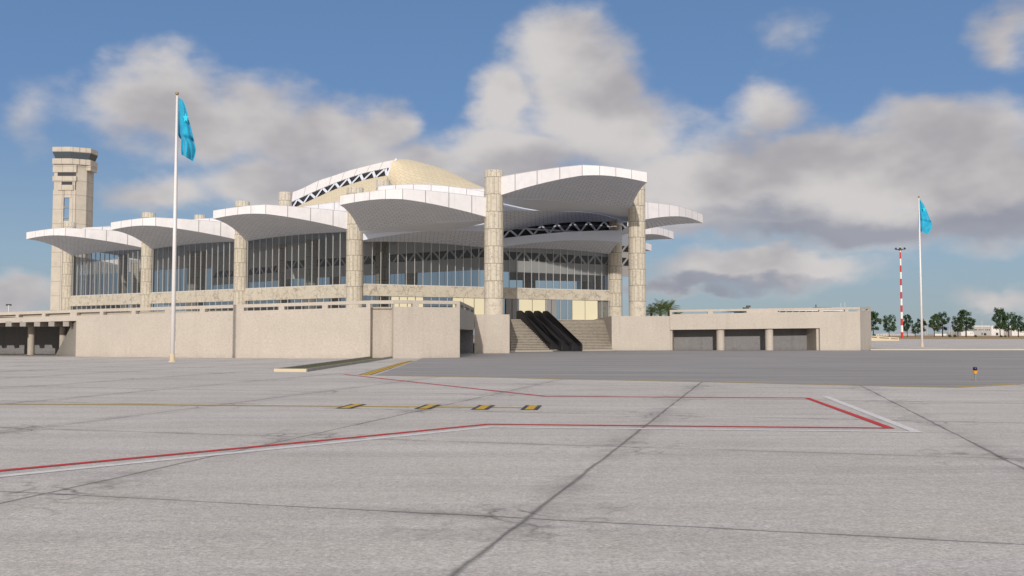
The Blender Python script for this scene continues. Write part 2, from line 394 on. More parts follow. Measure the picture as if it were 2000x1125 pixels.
def onplane(x, y, A, B):
    """photo direction (x,y) met with the vertical plane through plan points A,B"""
    a, b = ray(x, y); A, B = V2(A), V2(B); d = B - A
    # a*D = A.x + s d.x ; D = A.y + s d.y
    s = (a * A.y - A.x) / (d.x - a * d.y); D = A.y + s * d.y
    return Vector((a * D, D, CH + b * D)), s

# ------------------------------------------------------------------ ground
def sheet(name, pts, z, m, kind='structure'):
    bm = bmesh.new(); bm.faces.new([bm.verts.new((p[0], p[1], z)) for p in pts])
    for f in bm.faces:
        if f.normal.z < 0: f.normal_flip()
    return obj(name, bm, m, kind=kind, normals=False)
bm = bmesh.new()      # desert floor: flat near, rising gently far away
rows = [-300, 430, 520, 640, 1200, 12000]; zz = [-.012, -.012, .7, 1.25, 1.3, 1.3]
gridmesh(bm, [[(x, y, z) for x in (-9000, -600, 0, 600, 9000)] for y, z in zip(rows, zz)])
for f in bm.faces:
    if f.normal.z < 0: f.normal_flip()
obj('sand', bm, 'sand', kind='structure', normals=False)
sheet('apron', [(-700, -250), (700, -250), (700, 435), (-700, 435)], 0., 'concrete')
ap = [gnd(733, 733), gnd(801, 734.7), gnd(944.6, 736.6), gnd(1099, 740.4), gnd(1349, 745.3), gnd(1602, 751), gnd(1780, 755.5), gnd(1866, 756.7), gnd(1925, 753.5), gnd(2000, 749), gnd(2300, 735)]
sheet('asphalt_road', [p[:2] for p in ap] + [(130, 113), (40, 112.9), (-3, 112.9), (-7, 73.2), gnd(813, 704.5)[:2]], .004, 'asphalt')
def line(name, pts, wd, z, m, label=None, dash=None):
    bm = bmesh.new(); pts = [V2(p) for p in pts]
    n = []
    for i, p in enumerate(pts):
        d1 = (pts[i] - pts[i - 1]).normalized() if i else (pts[1] - pts[0]).normalized()
        d2 = (pts[i + 1] - pts[i]).normalized() if i < len(pts) - 1 else d1
        a = Vector((-d1.y, d1.x)); b = Vector((-d2.y, d2.x)); mm = (a + b); mm = mm / mm.dot(a) if mm.length > .2 else a
        n.append(mm)
    for i in range(len(pts) - 1):
        q = [pts[i] - n[i] * wd / 2, pts[i + 1] - n[i + 1] * wd / 2, pts[i + 1] + n[i + 1] * wd / 2, pts[i] + n[i] * wd / 2]
        f = quad(bm, [(v.x, v.y, z) for v in q])
        if f.normal.z < 0: f.normal_flip()
    return obj(name, bm, m, kind='structure', normals=False)
edge_pts = ap[:]
line('yellow_line', edge_pts, .26, .008, 'yel2')
line('yellow_line', [gnd(707, 732.5), gnd(786, 708), gnd(800, 704.8)], .2, .008, 'yel')
line('yellow_line', [gnd(717, 732.5), gnd(796, 708), gnd(811, 704.8)], .2, .008, 'yel')
line('black_line', [gnd(712, 732.5), gnd(791, 708), gnd(805.5, 704.8)], .6, .0055, 'blk')
# stand markings
red_far = [gnd(672, 731.5), gnd(1065, 774.4), gnd(1576, 777.5), gnd(1738, 836.6), gnd(953, 829), gnd(690, 855), gnd(-200, 939)]
line('red_line', red_far, .16, .009, 'red')
line('white_line', [gnd(905, 757), gnd(1085, 771.3), gnd(1200, 771.9)], .10, .0065, 'wht')
line('white_line', [gnd(1612, 774.5), gnd(1790, 843.8), gnd(955, 834.5), gnd(690, 861.5), gnd(-200, 951)], .19, .0065, 'wht')
line('yellow_line', [gnd(-60, 789), gnd(330, 791), gnd(700, 794), gnd(900, 795.2), gnd(1045, 796.6)], .22, .0065, 'yel2')
for i, (x, y) in enumerate(((686, 794), (836, 795), (944, 796), (1038, 796.5))):
    c = gnd(x, y); an = R(6.3); b_ = Vector((math.sin(an), math.cos(an))); a_ = Vector((math.cos(an), -math.sin(an)))
    for nm, wa, wb, z, m in (('black_mark', .21, .71, .0105, 'blk'), ('yellow_mark', .105, .70, .0135, 'yel')):
        bm = bmesh.new(); q = V2(c)
        f = quad(bm, [((q + a_ * s * wa / 1. * 1 + b_ * t_ * wb).to_tuple() + (z,)) for s, t_ in ((-1, -1), (1, -1), (1, 1), (-1, 1))])
        if f.normal.z < 0: f.normal_flip()
        obj(nm, bm, m, kind='structure', normals=False)
# kerb beside the far apron
bm = bmesh.new(); wallbox(bm, (43, 112.6), (160, 112.6), -.01, .13, .45); obj('kerb', bm, 'kerb', kind='structure')
# drainage planter with low kerbs
pt = thing('drain_planter', 'long narrow kerbed drain channel with dry grass running to the wall corner', 'drain', gnd(598, 726.4))
L0, L1, R0, R1 = gnd(535, 726.0), gnd(723, 699.6), gnd(598, 726.4), gnd(768, 699.5)
bm = bmesh.new(); wallbox(bm, L0, R0, -.01, .15, .16); obj('kerb_end', bm, 'kerb', pt)
d = (L1 - L0).normalized(); e = (R1 - R0).normalized()
bm = bmesh.new(); wallbox(bm, (L0 + d * .17)[:2], L1[:2], -.01, .15, -.12); obj('kerb_side', bm, 'render_shaded', pt)
bm = bmesh.new(); wallbox(bm, (R0 + e * .17)[:2], R1[:2], -.01, .15, .12); obj('kerb_side', bm, 'render_shaded', pt)
bm = bmesh.new(); q = [L0 + d * .2 + Vector((.15, 0, 0)), R0 + e * .2 - Vector((.15, 0, 0)), R1 - Vector((.13, 0, 0)), L1 + Vector((.13, 0, 0))]
quad(bm, [(v.x, v.y, .03) for v in q]); obj('grass_bed', bm, 'grass', pt)

# ------------------------------------------------------------------ plan of the terminal
K = 107.0
def P2(x, y): return Vector((x * K, y * K))
Lv, Rv, Vv = P2(-.1684, .1155), P2(.165, .087), P2(-.0034, .2025)
P5 = P2(-.0195, 1.0); P4 = P5 + Lv; P3 = P4 + Lv; P2_ = P3 + Lv; P1 = P2_ + Lv; P0 = P1 + Lv
P6 = P5 + Rv; P8 = P5 + Vv; P7 = P6 + Vv; P9 = P7 + Vv; P10 = P9 + Vv; P11 = P10 + Vv
PL = 3.75
term = thing('terminal_building', 'large airport terminal with stepped white arched shell canopies on round stone columns', 'terminal', (P4.x, P4.y, PL))
def column(p, z1, r, z0=PL, dark=None):
    bm = bmesh.new()
    prof = [(r, 0), (r, 2.22), (r * .985, 2.23), (r * .985, 2.27), (r, 2.28), (r, z1 - z0 - .12), (r * .97, z1 - z0)]
    lathe(bm, prof, p.x, p.y, 40, 0, z0)
    return obj('column', bm, 'column', term, origin=(p.x, p.y, z0))
for p, r in ((P1, .98), (P2_, 1.0), (P3, 1.04), (P4, 1.07), (P5, 1.1), (P6, 1.06), (P7, 1.05), (P8, 1.05), (P9, 1.05), (P10, 1.05)):
    column(p, 20.65, r)
Q4 = V2(at(748, 362, 1.31 * K)); Q3 = V2(at(557, 382, 1.43 * K)); Q2 = V2(at(391, 424, 1.55 * K))
column(Q4, 25.1, 1.05); column(Q3, 25.2, 1.05); column(Q2, 23.1, 1.0)
for p in (P1 + Rv, P3 + Rv * 2, P4 + Rv * 1.9 + Lv * .6, P4 + Vv * 1.45): column(p, 17, 1.0)

def para3(a, b, c):
    """parabola through values at 0,.5,1"""
    def f(s): return a * (1 - s) * (1 - 2 * s) + b * 4 * s * (1 - s) + c * s * (2 * s - 1)
    return f
def shell(Cc, Rr, Tt, Mm, zs, zb, zt, arch=.25, bulge=.55, back=None, panels=8, gold=False, roofdrop=.15, fm='white'):
    """canopy shell. Cc: column it rests on under the tip; Rr: landing; Tt tip; Mm bend; zb/zt = heights of the fascia's lower/upper edge at tip,bend,landing"""
    N, J = 32, 12
    fb, ft = para3(*zb), para3(*zt)
    def plan(s):
        a, b = (Tt, Mm) if s < .5 else (Mm, Rr)
        k = s * 2 if s < .5 else s * 2 - 1
        p = a.lerp(b, k)
        sm = .10 * max(0, 1 - abs(s - .5) / .16)          # ease the bend
        return p.lerp(Tt.lerp(Rr, s), sm)
    lo = [Vector((*plan(i / N), fb(i / N))) for i in range(N + 1)]
    hi = [Vector((*plan(i / N), ft(i / N))) for i in range(N + 1)]
    inn = []
    for i in range(N + 1):
        s = i / N; p = Cc.lerp(Rr, s); inn.append(Vector((p.x, p.y, zs + arch * 4 * s * (1 - s))))
    bm = bmesh.new()
    G = []
    for i in range(N + 1):
        row = []
        for j in range(J + 1):
            t = j / J; p = lo[i].lerp(inn[i], t); p.z += bulge * 4 * t * (1 - t) * (1 - i / N) ** .7
            row.append(p)
        G.append(row)
    ln = (Tt - Mm).length + (Mm - Rr).length
    gridmesh(bm, G, 0, lambda i, j: (i / N * ln, j / J * (Tt - Cc).length))
    # roof surface behind the parapet
    bk = back or (lambda s: Cc.lerp(Rr, s))
    H = []
    for i in range(N + 1):
        s = i / N; q = bk(s); a = hi[i] - Vector((0, 0, roofdrop)); b = Vector((q.x, q.y, max(hi[i].z, zs) - roofdrop - .35))
        H.append([a.lerp(b, j / 4) + Vector((0, 0, .25 * 4 * (j / 4) * (1 - j / 4))) for j in range(5)])
    gridmesh(bm, H, 1, lambda i, j: (i / N * ln, j * 3))
    sh = obj('roof_shell', bm, ['soffit', 'plain'], term, normals=False)
    bm = bmesh.new()
    nrm = []
    for i in range(N + 1):
        a, b = plan(max(0, i / N - .02)), plan(min(1, i / N + .02)); d = (b - a).normalized(); n = Vector((-d.y, d.x))
        if n.dot(Cc.lerp(Rr, .4) - Mm) < 0: n = -n
        nrm.append(n)
    A_ = [[lo[i], hi[i], hi[i] + Vector((nrm[i].x * .25, nrm[i].y * .25, 0)), lo[i] + Vector((nrm[i].x * .25, nrm[i].y * .25, .03)), lo[i]] for i in range(N + 1)]
    gridmesh(bm, A_, 0, lambda i, j: (i / N * panels, [0, 1, 1.02, 0, 0][j]), smooth=False)
    quad(bm, A_[0][:4], 0, [(0.5, .5)] * 4); quad(bm, A_[-1][:4], 0, [(.5, .5)] * 4)
    obj('fascia', bm, fm, sh)
    return lo, hi, inn
offT = P2(.0086, -.147); offM = P2(.0764, -.182)
Dback = {0: lambda s: P4.lerp(P8, s)}
for Pl, Pr in ((P4, P5), (P3, P4), (P2_, P3), (P1, P2_)):
    cc = Pl + (Pr - Pl).normalized() * .9
    shell(cc, Pr, Pl + offT, Pl + offM, 15.0, (16.25, 16.45, 15.1), (17.3, 17.6, 17.55), arch=.25)
# porch shell between the two tall front columns
TE = V2(at(1264.3, 354, .94 * K)); ME = V2(at(1140.4, 341, .925 * K))
shell(P6 - Rv.normalized() * .9, P5, TE, ME, 17.5, (18.3, 18.85, 17.6), (19.4, 20.0, 19.9), arch=.3, bulge=.5)
# lower shells over the entrance glass (landing left, tip right) - shallow overhang
XT = P2(0., -.075); XM = P2(.085, -.006)
for Pl, Pr, zt_, zb_ in ((P4, P8, (17.3, 17.3, 17.3), (15.1, 15.0, 13.7)), (P8, P7, (16.4, 15.9, 15.0), (14.7, 14.75, 13.7))):
    shell(Pr - Rv.normalized() * .9, Pl, Pr + XT, Pl + XM, 13.7, zb_, zt_, arch=.35, bulge=.35, fm='plain')
# side row seen beyond the right front column: tips point right
for a, b in ((P6, P7), (P7, P9), (P9, P10), (P10, P11)):
    sh_d = (b - a)
    T_ = b + P2(.107, -.0735); M_ = a.lerp(T_, .5) + P2(.008, -.012)
    shell(b - sh_d.normalized() * .9, a, T_, M_, 16.1, (17.4, 17.35, 16.0), (18.65, 18.7, 18.6), arch=.25)

# upper grey fascia + truss over the entrance
def band(name, pts_lo, pts_hi, m, parent=term, thick=.3, panels=8, pw=None):
    bm = bmesh.new(); n = len(pts_lo)
    q = Vector((0, thick, 0))
    A_ = [[pts_lo[i], pts_hi[i], pts_hi[i] + q, pts_lo[i] + q, pts_lo[i]] for i in range(n)]
    gridmesh(bm, A_, 0, lambda i, j: (i / (n - 1) * panels, [0, 1, 1, 0, 0][j]), smooth=False)
    quad(bm, A_[0][:4], 0, [(.5, .5)] * 4); quad(bm, A_[-1][:4], 0, [(.5, .5)] * 4)
    return obj(name, bm, m, parent)
def interp(pts, n):
    """resample list of (x,y) by x with smooth interpolation"""
    xs = [p[0] for p in pts]; r = []
    for i in range(n):
        x = xs[0] + (xs[-1] - xs[0]) * i / (n - 1)
        k = max(0, min(len(pts) - 2, sum(1 for q in xs[1:-1] if q <= x)))
        p0, p1, p2, p3 = pts[max(0, k - 1)], pts[k], pts[k + 1], pts[min(len(pts) - 1, k + 2)]
        t = (x - p1[0]) / (p2[0] - p1[0])
        m1 = (p2[1] - p0[1]) / (p2[0] - p0[0]) * (p2[0] - p1[0]); m2 = (p3[1] - p1[1]) / (p3[0] - p1[0]) * (p2[0] - p1[0])
        y = (2 * t**3 - 3 * t**2 + 1) * p1[1] + (t**3 - 2 * t**2 + t) * m1 + (-2 * t**3 + 3 * t**2) * p2[1] + (t**3 - t**2) * m2
        r.append((x, y))
    return r
def truss(A, B, lo, hi, n, name='truss_window', parent=term, m='white', barw=.5, dark='dark'):
    """dark glazed strip between two curves with white diagonal struts; curves given as photo outlines met with plane AB"""
    Lo = [onplane(x, y, A, B)[0] for x, y in interp(lo, 2 * n + 1)]; Hi = [onplane(x, y, A, B)[0] for x, y in interp(hi, 2 * n + 1)]
    back = Vector((0, .45, 0))
    bm = bmesh.new(); gridmesh(bm, [[a + back, b + back] for a, b in zip(Lo, Hi)], 0)
    pn = obj(name, bm, dark, parent)
    bm = bmesh.new()
    for i in range(2 * n):
        a, b = (Lo[i], Hi[i + 1]) if i % 2 == 0 else (Hi[i], Lo[i + 1])
        dx = (Lo[min(i + 1, 2 * n)] - Lo[i]).normalized() * barw / 2
        f = [a - dx, a + dx, b + dx, b - dx]; g = [v + Vector((0, .25, 0)) for v in f]
        vs = [bm.verts.new(v) for v in f + g]
        for ids in ((0, 1, 2, 3), (7, 6, 5, 4), (0, 4, 5, 1), (1, 5, 6, 2), (2, 6, 7, 3), (3, 7, 4, 0)): bm.faces.new([vs[k] for k in ids])
    obj('strut', bm, 'plain', pn)
    return Lo, Hi
# Y: upper canopy behind the porch
YA, YB = P2(-.022, 1.125), P2(.146, 1.255)
TA, TB = P8 + P2(0, -.004), P7 + P2(0, -.004)
ylo = interp([(950, 414), (982, 412.4), (1051, 411), (1100, 412.2), (1161, 416.5), (1222, 432)], 25)
ylo3 = [onplane(x, y, YA, YB)[0] for x, y in ylo]
yhi3 = [Vector((p.x, p.y, 19.75)) for p in ylo3]
tlo = [(950, 472), (985, 466), (1041, 458.6), (1095, 454.7), (1160, 451.5), (1226, 449.6)]
thi = [(950, 459), (985, 451), (1050, 440.8), (1122, 433.3), (1170, 432.6), (1226, 433)]
thi3 = [onplane(x, y, TA, TB)[0] for x, y in interp(thi, 25)]
bm = bmesh.new()
Gy = [[a.lerp(b, j / 8) + Vector((0, 0, .12 * 4 * (j / 8) * (1 - j / 8))) for j in range(9)] for a, b in zip(ylo3, thi3)]
gridmesh(bm, Gy, 0, lambda i, j: (i / 24 * 19, j * 1.))
gridmesh(bm, [[a, b.lerp(a, 0) + Vector((0, 6, -.2)), b + Vector((0, 14, -.3))] for a, b in zip(yhi3, thi3)], 1)
ysh = obj('roof_shell', bm, ['soffit', 'plain'], term, normals=False)
band('fascia', ylo3, yhi3, 'plain', ysh)
def ceiling(A, B, z, arch, curve, C1, C2, n=25):
    lo = [onplane(x, y, C1, C2)[0] for x, y in interp(curve, n)]
    up = [Vector((*A.lerp(B, i / (n - 1)), z + arch * 4 * (i / (n - 1)) * (1 - i / (n - 1)))) for i in range(n)]
    bm = bmesh.new(); gridmesh(bm, [[a, b] for a, b in zip(up, lo)], 0); return obj('ceiling', bm, 'plain', term, normals=False)
ceiling(P5, P6, 17.5, .3, [(960, 390), (982, 397), (1051, 410.7), (1100, 412), (1161, 416.3), (1226, 433)], YA - Vector((0, .3)), YB - Vector((0, .3)))
ceiling(P4, P5, 15.0, .25, [(712, 471), (750, 460), (790, 456), (850, 453.4), (880, 450.8), (945, 436), (968, 430)], P4 + Rv.normalized() * 1.3 + Vector((0, .2)), P8 + XT - Vector((0, .6)))
truss(TA, TB, tlo, thi, 9, barw=.38)
# wall under the truss down to the shell roof
tl3 = [onplane(x, y, TA, TB)[0] for x, y in interp(tlo, 25)]
band('truss_beam', [Vector((p.x, p.y, 15.)) for p in tl3], [p for p in tl3], 'plain', term, .2)

# glass walls
def blend(a, b, k): return a + (b - a) * k
def glasswall(A, B, z0, z1, arch, n, lower=True, off=Vector((0, 0)), skip=()):
    A = A + off; B = B + off; d = (B - A).normalized(); nn = Vector((-d.y, d.x))
    if nn.y < 0: nn = -nn
    N = n
    top = lambda s: z1 + arch * 4 * s * (1 - s)
    bm = bmesh.new()
    gridmesh(bm, [[(*A.lerp(B, i / N), z0), (*A.lerp(B, i / N), top(i / N) + .05)] for i in range(N + 1)], 0, smooth=False)
    g = obj('window', bm, 'glass', term, normals=False)
    Lg = (B - A).length; bm = bmesh.new(); row = []
    pt_ = lambda q, z: bm.verts.new((*(A + d * q - nn * .06), z))
    for i in range(N + 1):
        c0 = max(0., i / N * Lg - .026); c1 = min(Lg, i / N * Lg + .026)
        row.append([(pt_(c, z0), pt_(c, z0 + .1), pt_(c, top(i / N))) for c in (c0, c1)])
    for i in range(N + 1):
        (a0, a1, a2), (b0, b1, b2) = row[i]
        bm.faces.new((a0, b0, b1, a1)); bm.faces.new((a1, b1, b2, a2))
        if i < N: e0, e1, _ = row[i + 1][0]; bm.faces.new((b0, e0, e1, b1))
    r_ = bmesh.ops.extrude_face_region(bm, geom=bm.faces[:])
    bmesh.ops.translate(bm, vec=(nn.x * .16, nn.y * .16, 0), verts=[v for v in r_['geom'] if isinstance(v, bmesh.types.BMVert)])
    obj('frame', bm, 'mull', g)
    return g
def bandbox(A, B, z0, z1, th, m, name='stone_band', par=term):
    bm = bmesh.new(); wallbox(bm, A, B, z0, z1, th); return obj(name, bm, m, par)
fr = P2(.0, -.0)
for a, b in ((P1 + Vv, P1), (P1, P2_), (P2_, P3), (P3, P4)):
    glasswall(a, b, 8.25, 15.0, .22, 17)
    bandbox(a + P2(0, -.002), b + P2(0, -.002), 6.6, 8.25, .6, 'marble')
    glasswall(a, b, PL, 6.6, 0, 16)
for a, b in ((P4, P8), (P8, P7)):
    glasswall(a, b, 8.3, 13.7, .33, 17)
    bandbox(a + P2(0, -.003), b + P2(0, -.003), 6.85, 8.3, .6, 'marble')
    glasswall(a, b, PL, 6.85, 0, 17)
# right side facade behind
for a, b in ((P7, P9), (P9, P10), (P10, P11)):
    glasswall(a, b, 8.3, 16.0, .2, 12)
    bandbox(b, a, 6.85, 8.3, .6, 'marble'); glasswall(a, b, PL, 6.85, 0, 12)
B1_, B2_ = P1 + P2(.02, .5), P11 + P2(-.2, .1)
glasswall(P1 + Vv, B1_, 8.25, 16.5, 0, 12); glasswall(B1_, B2_, 8.25, 16.5, 0, 40)
bandbox(B1_ + P2(0, .004), B2_ + P2(0, .004), PL, 8.25, .5, 'marble')
for px_, D_ in ((240, 1.62), (607, 1.36), (803, 1.30), (655, 1.50), (265, 1.72)):
    column(V2(at(px_, 560, D_ * K)), 16.6, .95)
# blinds and panels behind the ground floor glass
def panel(x0, x1, A, B, m, name='blind'):
    a, _ = onplane(x0, 600, A, B); b, _ = onplane(x1, 600, A, B)
    off = Vector((0, .35)); bm = bmesh.new(); wallbox(bm, V2(a) + off, V2(b) + off, PL + .01, 6.83, .06)
    return obj(name, bm, m, term)
FA, FB = P4, P7
for x0, x1, m in ((763, 828, 'blind'), (883, 948, 'blind'), (986, 1012, 'greypanel'), (1013.5, 1065.5, 'blind'), (1067, 1086, 'greypanel'), (1117.5, 1167.5, 'blind'), (1169, 1189, 'marble')):
    panel(x0, x1, FA, FB, m)
# the cream panels stand in front of the tinted glass as opaque leaves
def leaf(x0, x1, A, B, m, n, y_off=-.09):
    a = V2(onplane(x0, 600, A, B)[0]); b = V2(onplane(x1, 600, A, B)[0])
    for i in range(n):
        p = a.lerp(b, i / n); q = a.lerp(b, (i + 1) / n); d_ = (q - p).normalized() * .05
        bm = bmesh.new(); wallbox(bm, p + d_ + Vector((0, y_off)), q - d_ + Vector((0, y_off)), PL + .02, 6.8, .05)
        obj('door_panel', bm, m, term)
leaf(764, 827, FA, FB, 'blind', 4); leaf(884, 947, FA, FB, 'blind', 3); leaf(1013.5, 1065.5, FA, FB, 'blind', 2); leaf(1117.5, 1167.5, FA, FB, 'blind', 2)
leaf(988, 1012, FA, FB, 'greypanel', 2); leaf(1067, 1087, FA, FB, 'greypanel', 2)

# interior: upper slab, hanging white walls with truss strips
def innerwall(A, B, z0, z1, tr=None, n=10):
    bm = bmesh.new(); wallbox(bm, A, B, z0, z1, .3); o = obj('inner_wall', bm, 'inner', term)
    if tr:
        for (za, zb) in tr:
            bm = bmesh.new(); d_ = (B - A); ln = d_.length; d_ = d_ / ln; N_ = int(ln / 3.0)
            yb = Vector((0, -.06)); w_ = ln / N_
            for i in range(N_):
                for up in (0, 1):
                    c0 = (i + (.5 if up else 0)) * w_
                    if up and i == N_ - 1: continue
                    pts = [(c0 + w_ * .14, za), (c0 + w_ * .86, za), (c0 + w_ * .5, zb)] if not up else [(c0 + w_ * .14, zb), (c0 + w_ * .5, za), (c0 + w_ * .86, zb)]
                    vs = [bm.verts.new((*(A + d_ * c + yb), z)) for c, z in pts]; bm.faces.new(vs)
            obj('truss_opening', bm, 'dark', o)
innerwall(P1 + Rv * 1.3 + Lv * 2.3, P1 + Rv * 1.3 + Lv * .2, 14.3, 17.)
innerwall(P2_ + Rv * 1.0, P4 + Rv * 1.0 - Lv * .0, 10.9, 17., [(12.6, 13.8)])
innerwall(P1 + Rv * 1.3 + Lv * .2, P2_ + Rv * 1.05, 10.9, 17., [(12.2, 13.3)])
innerwall(P4 + Rv * 1.0, P4 + Rv * 1.0 + P2(.2, .12), 10.6, 17., [(12.2, 13.4), (14.3, 15.5)])
innerwall(P8 + P2(.02, .16), P7 + P2(-.02, .11), 10.4, 15.6, [(14.3, 15.3)])
# roof slabs over everything (also keep the hall dark)
bm = bmesh.new(); bk = P2(-.1, .55)
poly = [P1, P4, P8, P7, P11, P11 + P2(-.2, .1), P1 + P2(.02, .5)]
prism(bm, [(p.x, p.y) for p in poly], 16.6, 16.85); obj('roof_slab', bm, 'plain', term)
bm = bmesh.new(); prism(bm, [(p.x, p.y + .4) for p in (P8, P7, P9, P8 + Vv)], 18.6, 18.9); obj('roof_slab', bm, 'plain', term)
bm = bmesh.new(); prism(bm, [(p.x, p.y + .6) for p in (P1, P4, P8, P7, P11, P11 + P2(-.2, .1), P1 + P2(.02, .5))], PL + .005, PL + .2); obj('floor_slab', bm, 'inner', term)

# second-row shells just visible above the front row
def upband(pts, D0, D1, th, zdrop=1.7):
    hi = []; n = 17
    for i, (x, y) in enumerate(interp(pts, n)): hi.append(at(x, y, (D0 + (D1 - D0) * i / (n - 1)) * K))
    lo = [p - Vector((0, 0, th)) for p in hi]
    bm = bmesh.new(); G = [[p, p + Vector((0, 6, 1.0 - .9 * abs(i / 8 - 1))), p + Vector((0, 13, .2))] for i, p in enumerate(hi)]
    gridmesh(bm, G, 1); G = [[p, p + Vector((0, 13, -1.2))] for p in lo]; gridmesh(bm, G, 0, lambda i, j: (i, j * 12))
    s_ = obj('roof_shell', bm, ['soffit', 'plain'], term, normals=False)
    band('fascia', lo, hi, 'white', s_, .3, panels=max(2, int((pts[-1][0] - pts[0][0]) / 30)))
upband([(738, 364), (775, 360.6), (818, 359.7), (860, 362), (905, 367), (946, 374)], 1.17, 1.10, 1.6)
upband([(858, 369.3), (900, 368), (946, 368.5), (980, 371)], 1.25, 1.3, 2.2)
upband([(560, 410), (590, 403.5), (630, 397.5), (668, 393.5), (715, 391)], 1.40, 1.27, 2.0)
upband([(378, 428), (404, 426.4), (440, 427.5)], 1.50, 1.45, 1.4)
upband([(160, 444.5), (195, 443), (240, 444)], 1.62, 1.55, 1.2)

# central golden dome
dome_hi = [(571.5, 375), (590.6, 367.7), (621, 353), (652, 342.8), (683, 332.5), (713.8, 324.6), (744.6, 317), (774, 311)]
dome_ml = [(569, 394.5), (590, 384.5), (621, 370.6), (652, 358), (681.5, 347), (713.8, 337), (740, 331.2), (765, 326.4)]
dome_lo = [(569, 409), (585, 401), (621, 384.5), (652, 370.6), (681, 361), (711, 351.6), (735, 346.5), (756, 342.8)]
DA, DB = P2(-.46, 1.86), P2(-.19, 1.62)
n = 25
h3 = [onplane(x, y, DA, DB)[0] for x, y in interp(dome_hi, n)]; m3 = [onplane(x, y, DA, DB)[0] for x, y in interp(dome_ml, n)]
band('dome_fascia', m3, h3, 'white', term, .4, panels=8)
truss(DA, DB, dome_lo, [(a, b + .3) for a, b in dome_ml], 8, barw=.8, m='white', dark='dark')
l3 = [onplane(x, y, DA, DB)[0] for x, y in interp(dome_lo, n)]
bm = bmesh.new()           # lower golden slope running forward from the truss
fl = [at(x, y + 0, D * K) for (x, y), D in zip(interp([(569, 412), (610, 410), (660, 404), (700, 398), (757, 392)], n), [1.62 - .22 * i / (n - 1) for i in range(n)])]
G = [[a.lerp(b, j / 6) + Vector((0, 0, .8 * 4 * (j / 6) * (1 - j / 6) * (i / 24))) for j in range(7)] for i, (a, b) in enumerate(zip(l3, fl))]
gridmesh(bm, G, 0, lambda i, j: (i * 1.2, j * 1.8)); obj('dome_skirt', bm, 'gold', term, normals=False)
bm = bmesh.new()           # big golden roof shell falling to the right
sil = interp([(774, 311), (798, 312), (832, 320.3), (866, 330.6), (900, 346), (923, 357.5), (950, 371), (985, 388)], 31)
bot = interp([(755, 350), (790, 380), (830, 392), (866, 396), (900, 398), (923, 398), (950, 398), (985, 399)], 31)
top3 = [at(x, y, (1.62 + .15 * math.sin(3.14 * i / 30) + .05 * i / 30) * K) for i, (x, y) in enumerate(sil)]
bot3 = [at(x, y, (1.60 - .22 * min(1, i / 8)) * K) for i, (x, y) in enumerate(bot)]
G = [[a.lerp(b, j / 10) + Vector((0, 0, 1.1 * 4 * (j / 10) * (1 - j / 10))) for j in range(11)] for i, (a, b) in enumerate(zip(top3, bot3))]
gridmesh(bm, G, 0, lambda i, j: (i * 1.0 + j * .6, j * 1.5))
G = [[a, a + Vector((-3 + i * .1, 14, -8))] for i, a in enumerate(top3)]; gridmesh(bm, G, 0, lambda i, j: (i, j * 9))
obj('dome_roof', bm, 'gold', term, normals=False)
bm = bmesh.new(); e0 = top3[0]; e1 = at(757, 344, 1.60 * K)
tube(bm, e0, e0.lerp(e1, .5) + Vector((-.25, -.3, 0)), .22); tube(bm, e0.lerp(e1, .5) + Vector((-.25, -.3, 0)), e1, .22); obj('rib', bm, 'plain', term)

# ------------------------------------------------------------------ podium
pod = thing('podium', 'beige rough rendered terrace wall with slotted parapet, wide steps and garage openings', 'podium', (-11, 72.6, 0))
W1, W2, W3 = V2(gnd(147.6, 696.2)), V2(gnd(462.5, 699.2)), V2(gnd(722.5, 700))
N3, N4 = W3 + Vector((-.02, .8)), V2(gnd(768, 700)) + Vector((.02, .8)); W4 = V2(gnd(768, 700)); W5 = V2(gnd(898, 698.4)); W6 = Vector((-3.75, 93.0))
W7 = Vector((-.25, 93.2))
RB0, RB1, RB2, RB3, RB4 = V2(gnd(1195, 684.5)), V2(gnd(1308.7, 684.3)), V2(gnd(1602, 684.5)), V2(gnd(1681, 684.4)), Vector((49.6, 129.5))
def topz(x, y, A, B): return onplane(x, y, A, B)[0].z
z1_, z2_, z3_, z5_ = topz(147.6, 604.5, W1, W2), topz(462.5, 594.8, W1, W2), topz(722, 586.8, W2, W3), 4.55
def slotwall(name, A, B, ztop, slots, th=.35, base=0., sh=(.26, .52), m='render', body=True):
    """wall with slots in its parapet; ztop=(za,zb); slots in fractions of AB"""
    A, B = V2(A), V2(B); za, zb = ztop
    zt = lambda s: za + (zb - za) * s
    bm = bmesh.new()
    pts = lambda s0, s1: (A.lerp(B, s0), A.lerp(B, s1))
    if body:
        a, b = pts(0, 1); wallbox(bm, a, b, base, (za - sh[1], zb - sh[1]), th)
        obj(name, bm, m, pod)
    bm = bmesh.new()
    a, b = pts(0, 1); wallbox(bm, a, b, (za - sh[0], zb - sh[0]), (za, zb), th)
    cuts = [0.]
    for s0, s1 in sorted(slots): cuts += [s0, s1]
    cuts.append(1.)
    for s0, s1 in zip(cuts[::2], cuts[1::2]):
        if s1 - s0 > 1e-4:
            a, b = pts(s0, s1); wallbox(bm, a, b, (zt(s0) - sh[1], zt(s1) - sh[1]), (zt(s0) - sh[0], zt(s1) - sh[0]), th)
    obj('parapet', bm, m, pod)
def slots_px(A, B, xs): return [(max(0, onplane(a, 600, A, B)[1]), min(1, onplane(b, 600, A, B)[1])) for a, b in xs]
G0 = Vector((-75, 86.5)); WL = W1
slotwall('wall', W1 + Vector((0, 0)), W2, (z1_, z2_), slots_px(W1, W2, [(150, 195), (202, 257), (265, 322), (334, 390), (400, 456)]))
slotwall('wall', W2 + (W3 - W2).normalized() * .004, W3, (z2_, z3_), slots_px(W2, W3, [(476, 544), (555, 629), (640, 715)]))
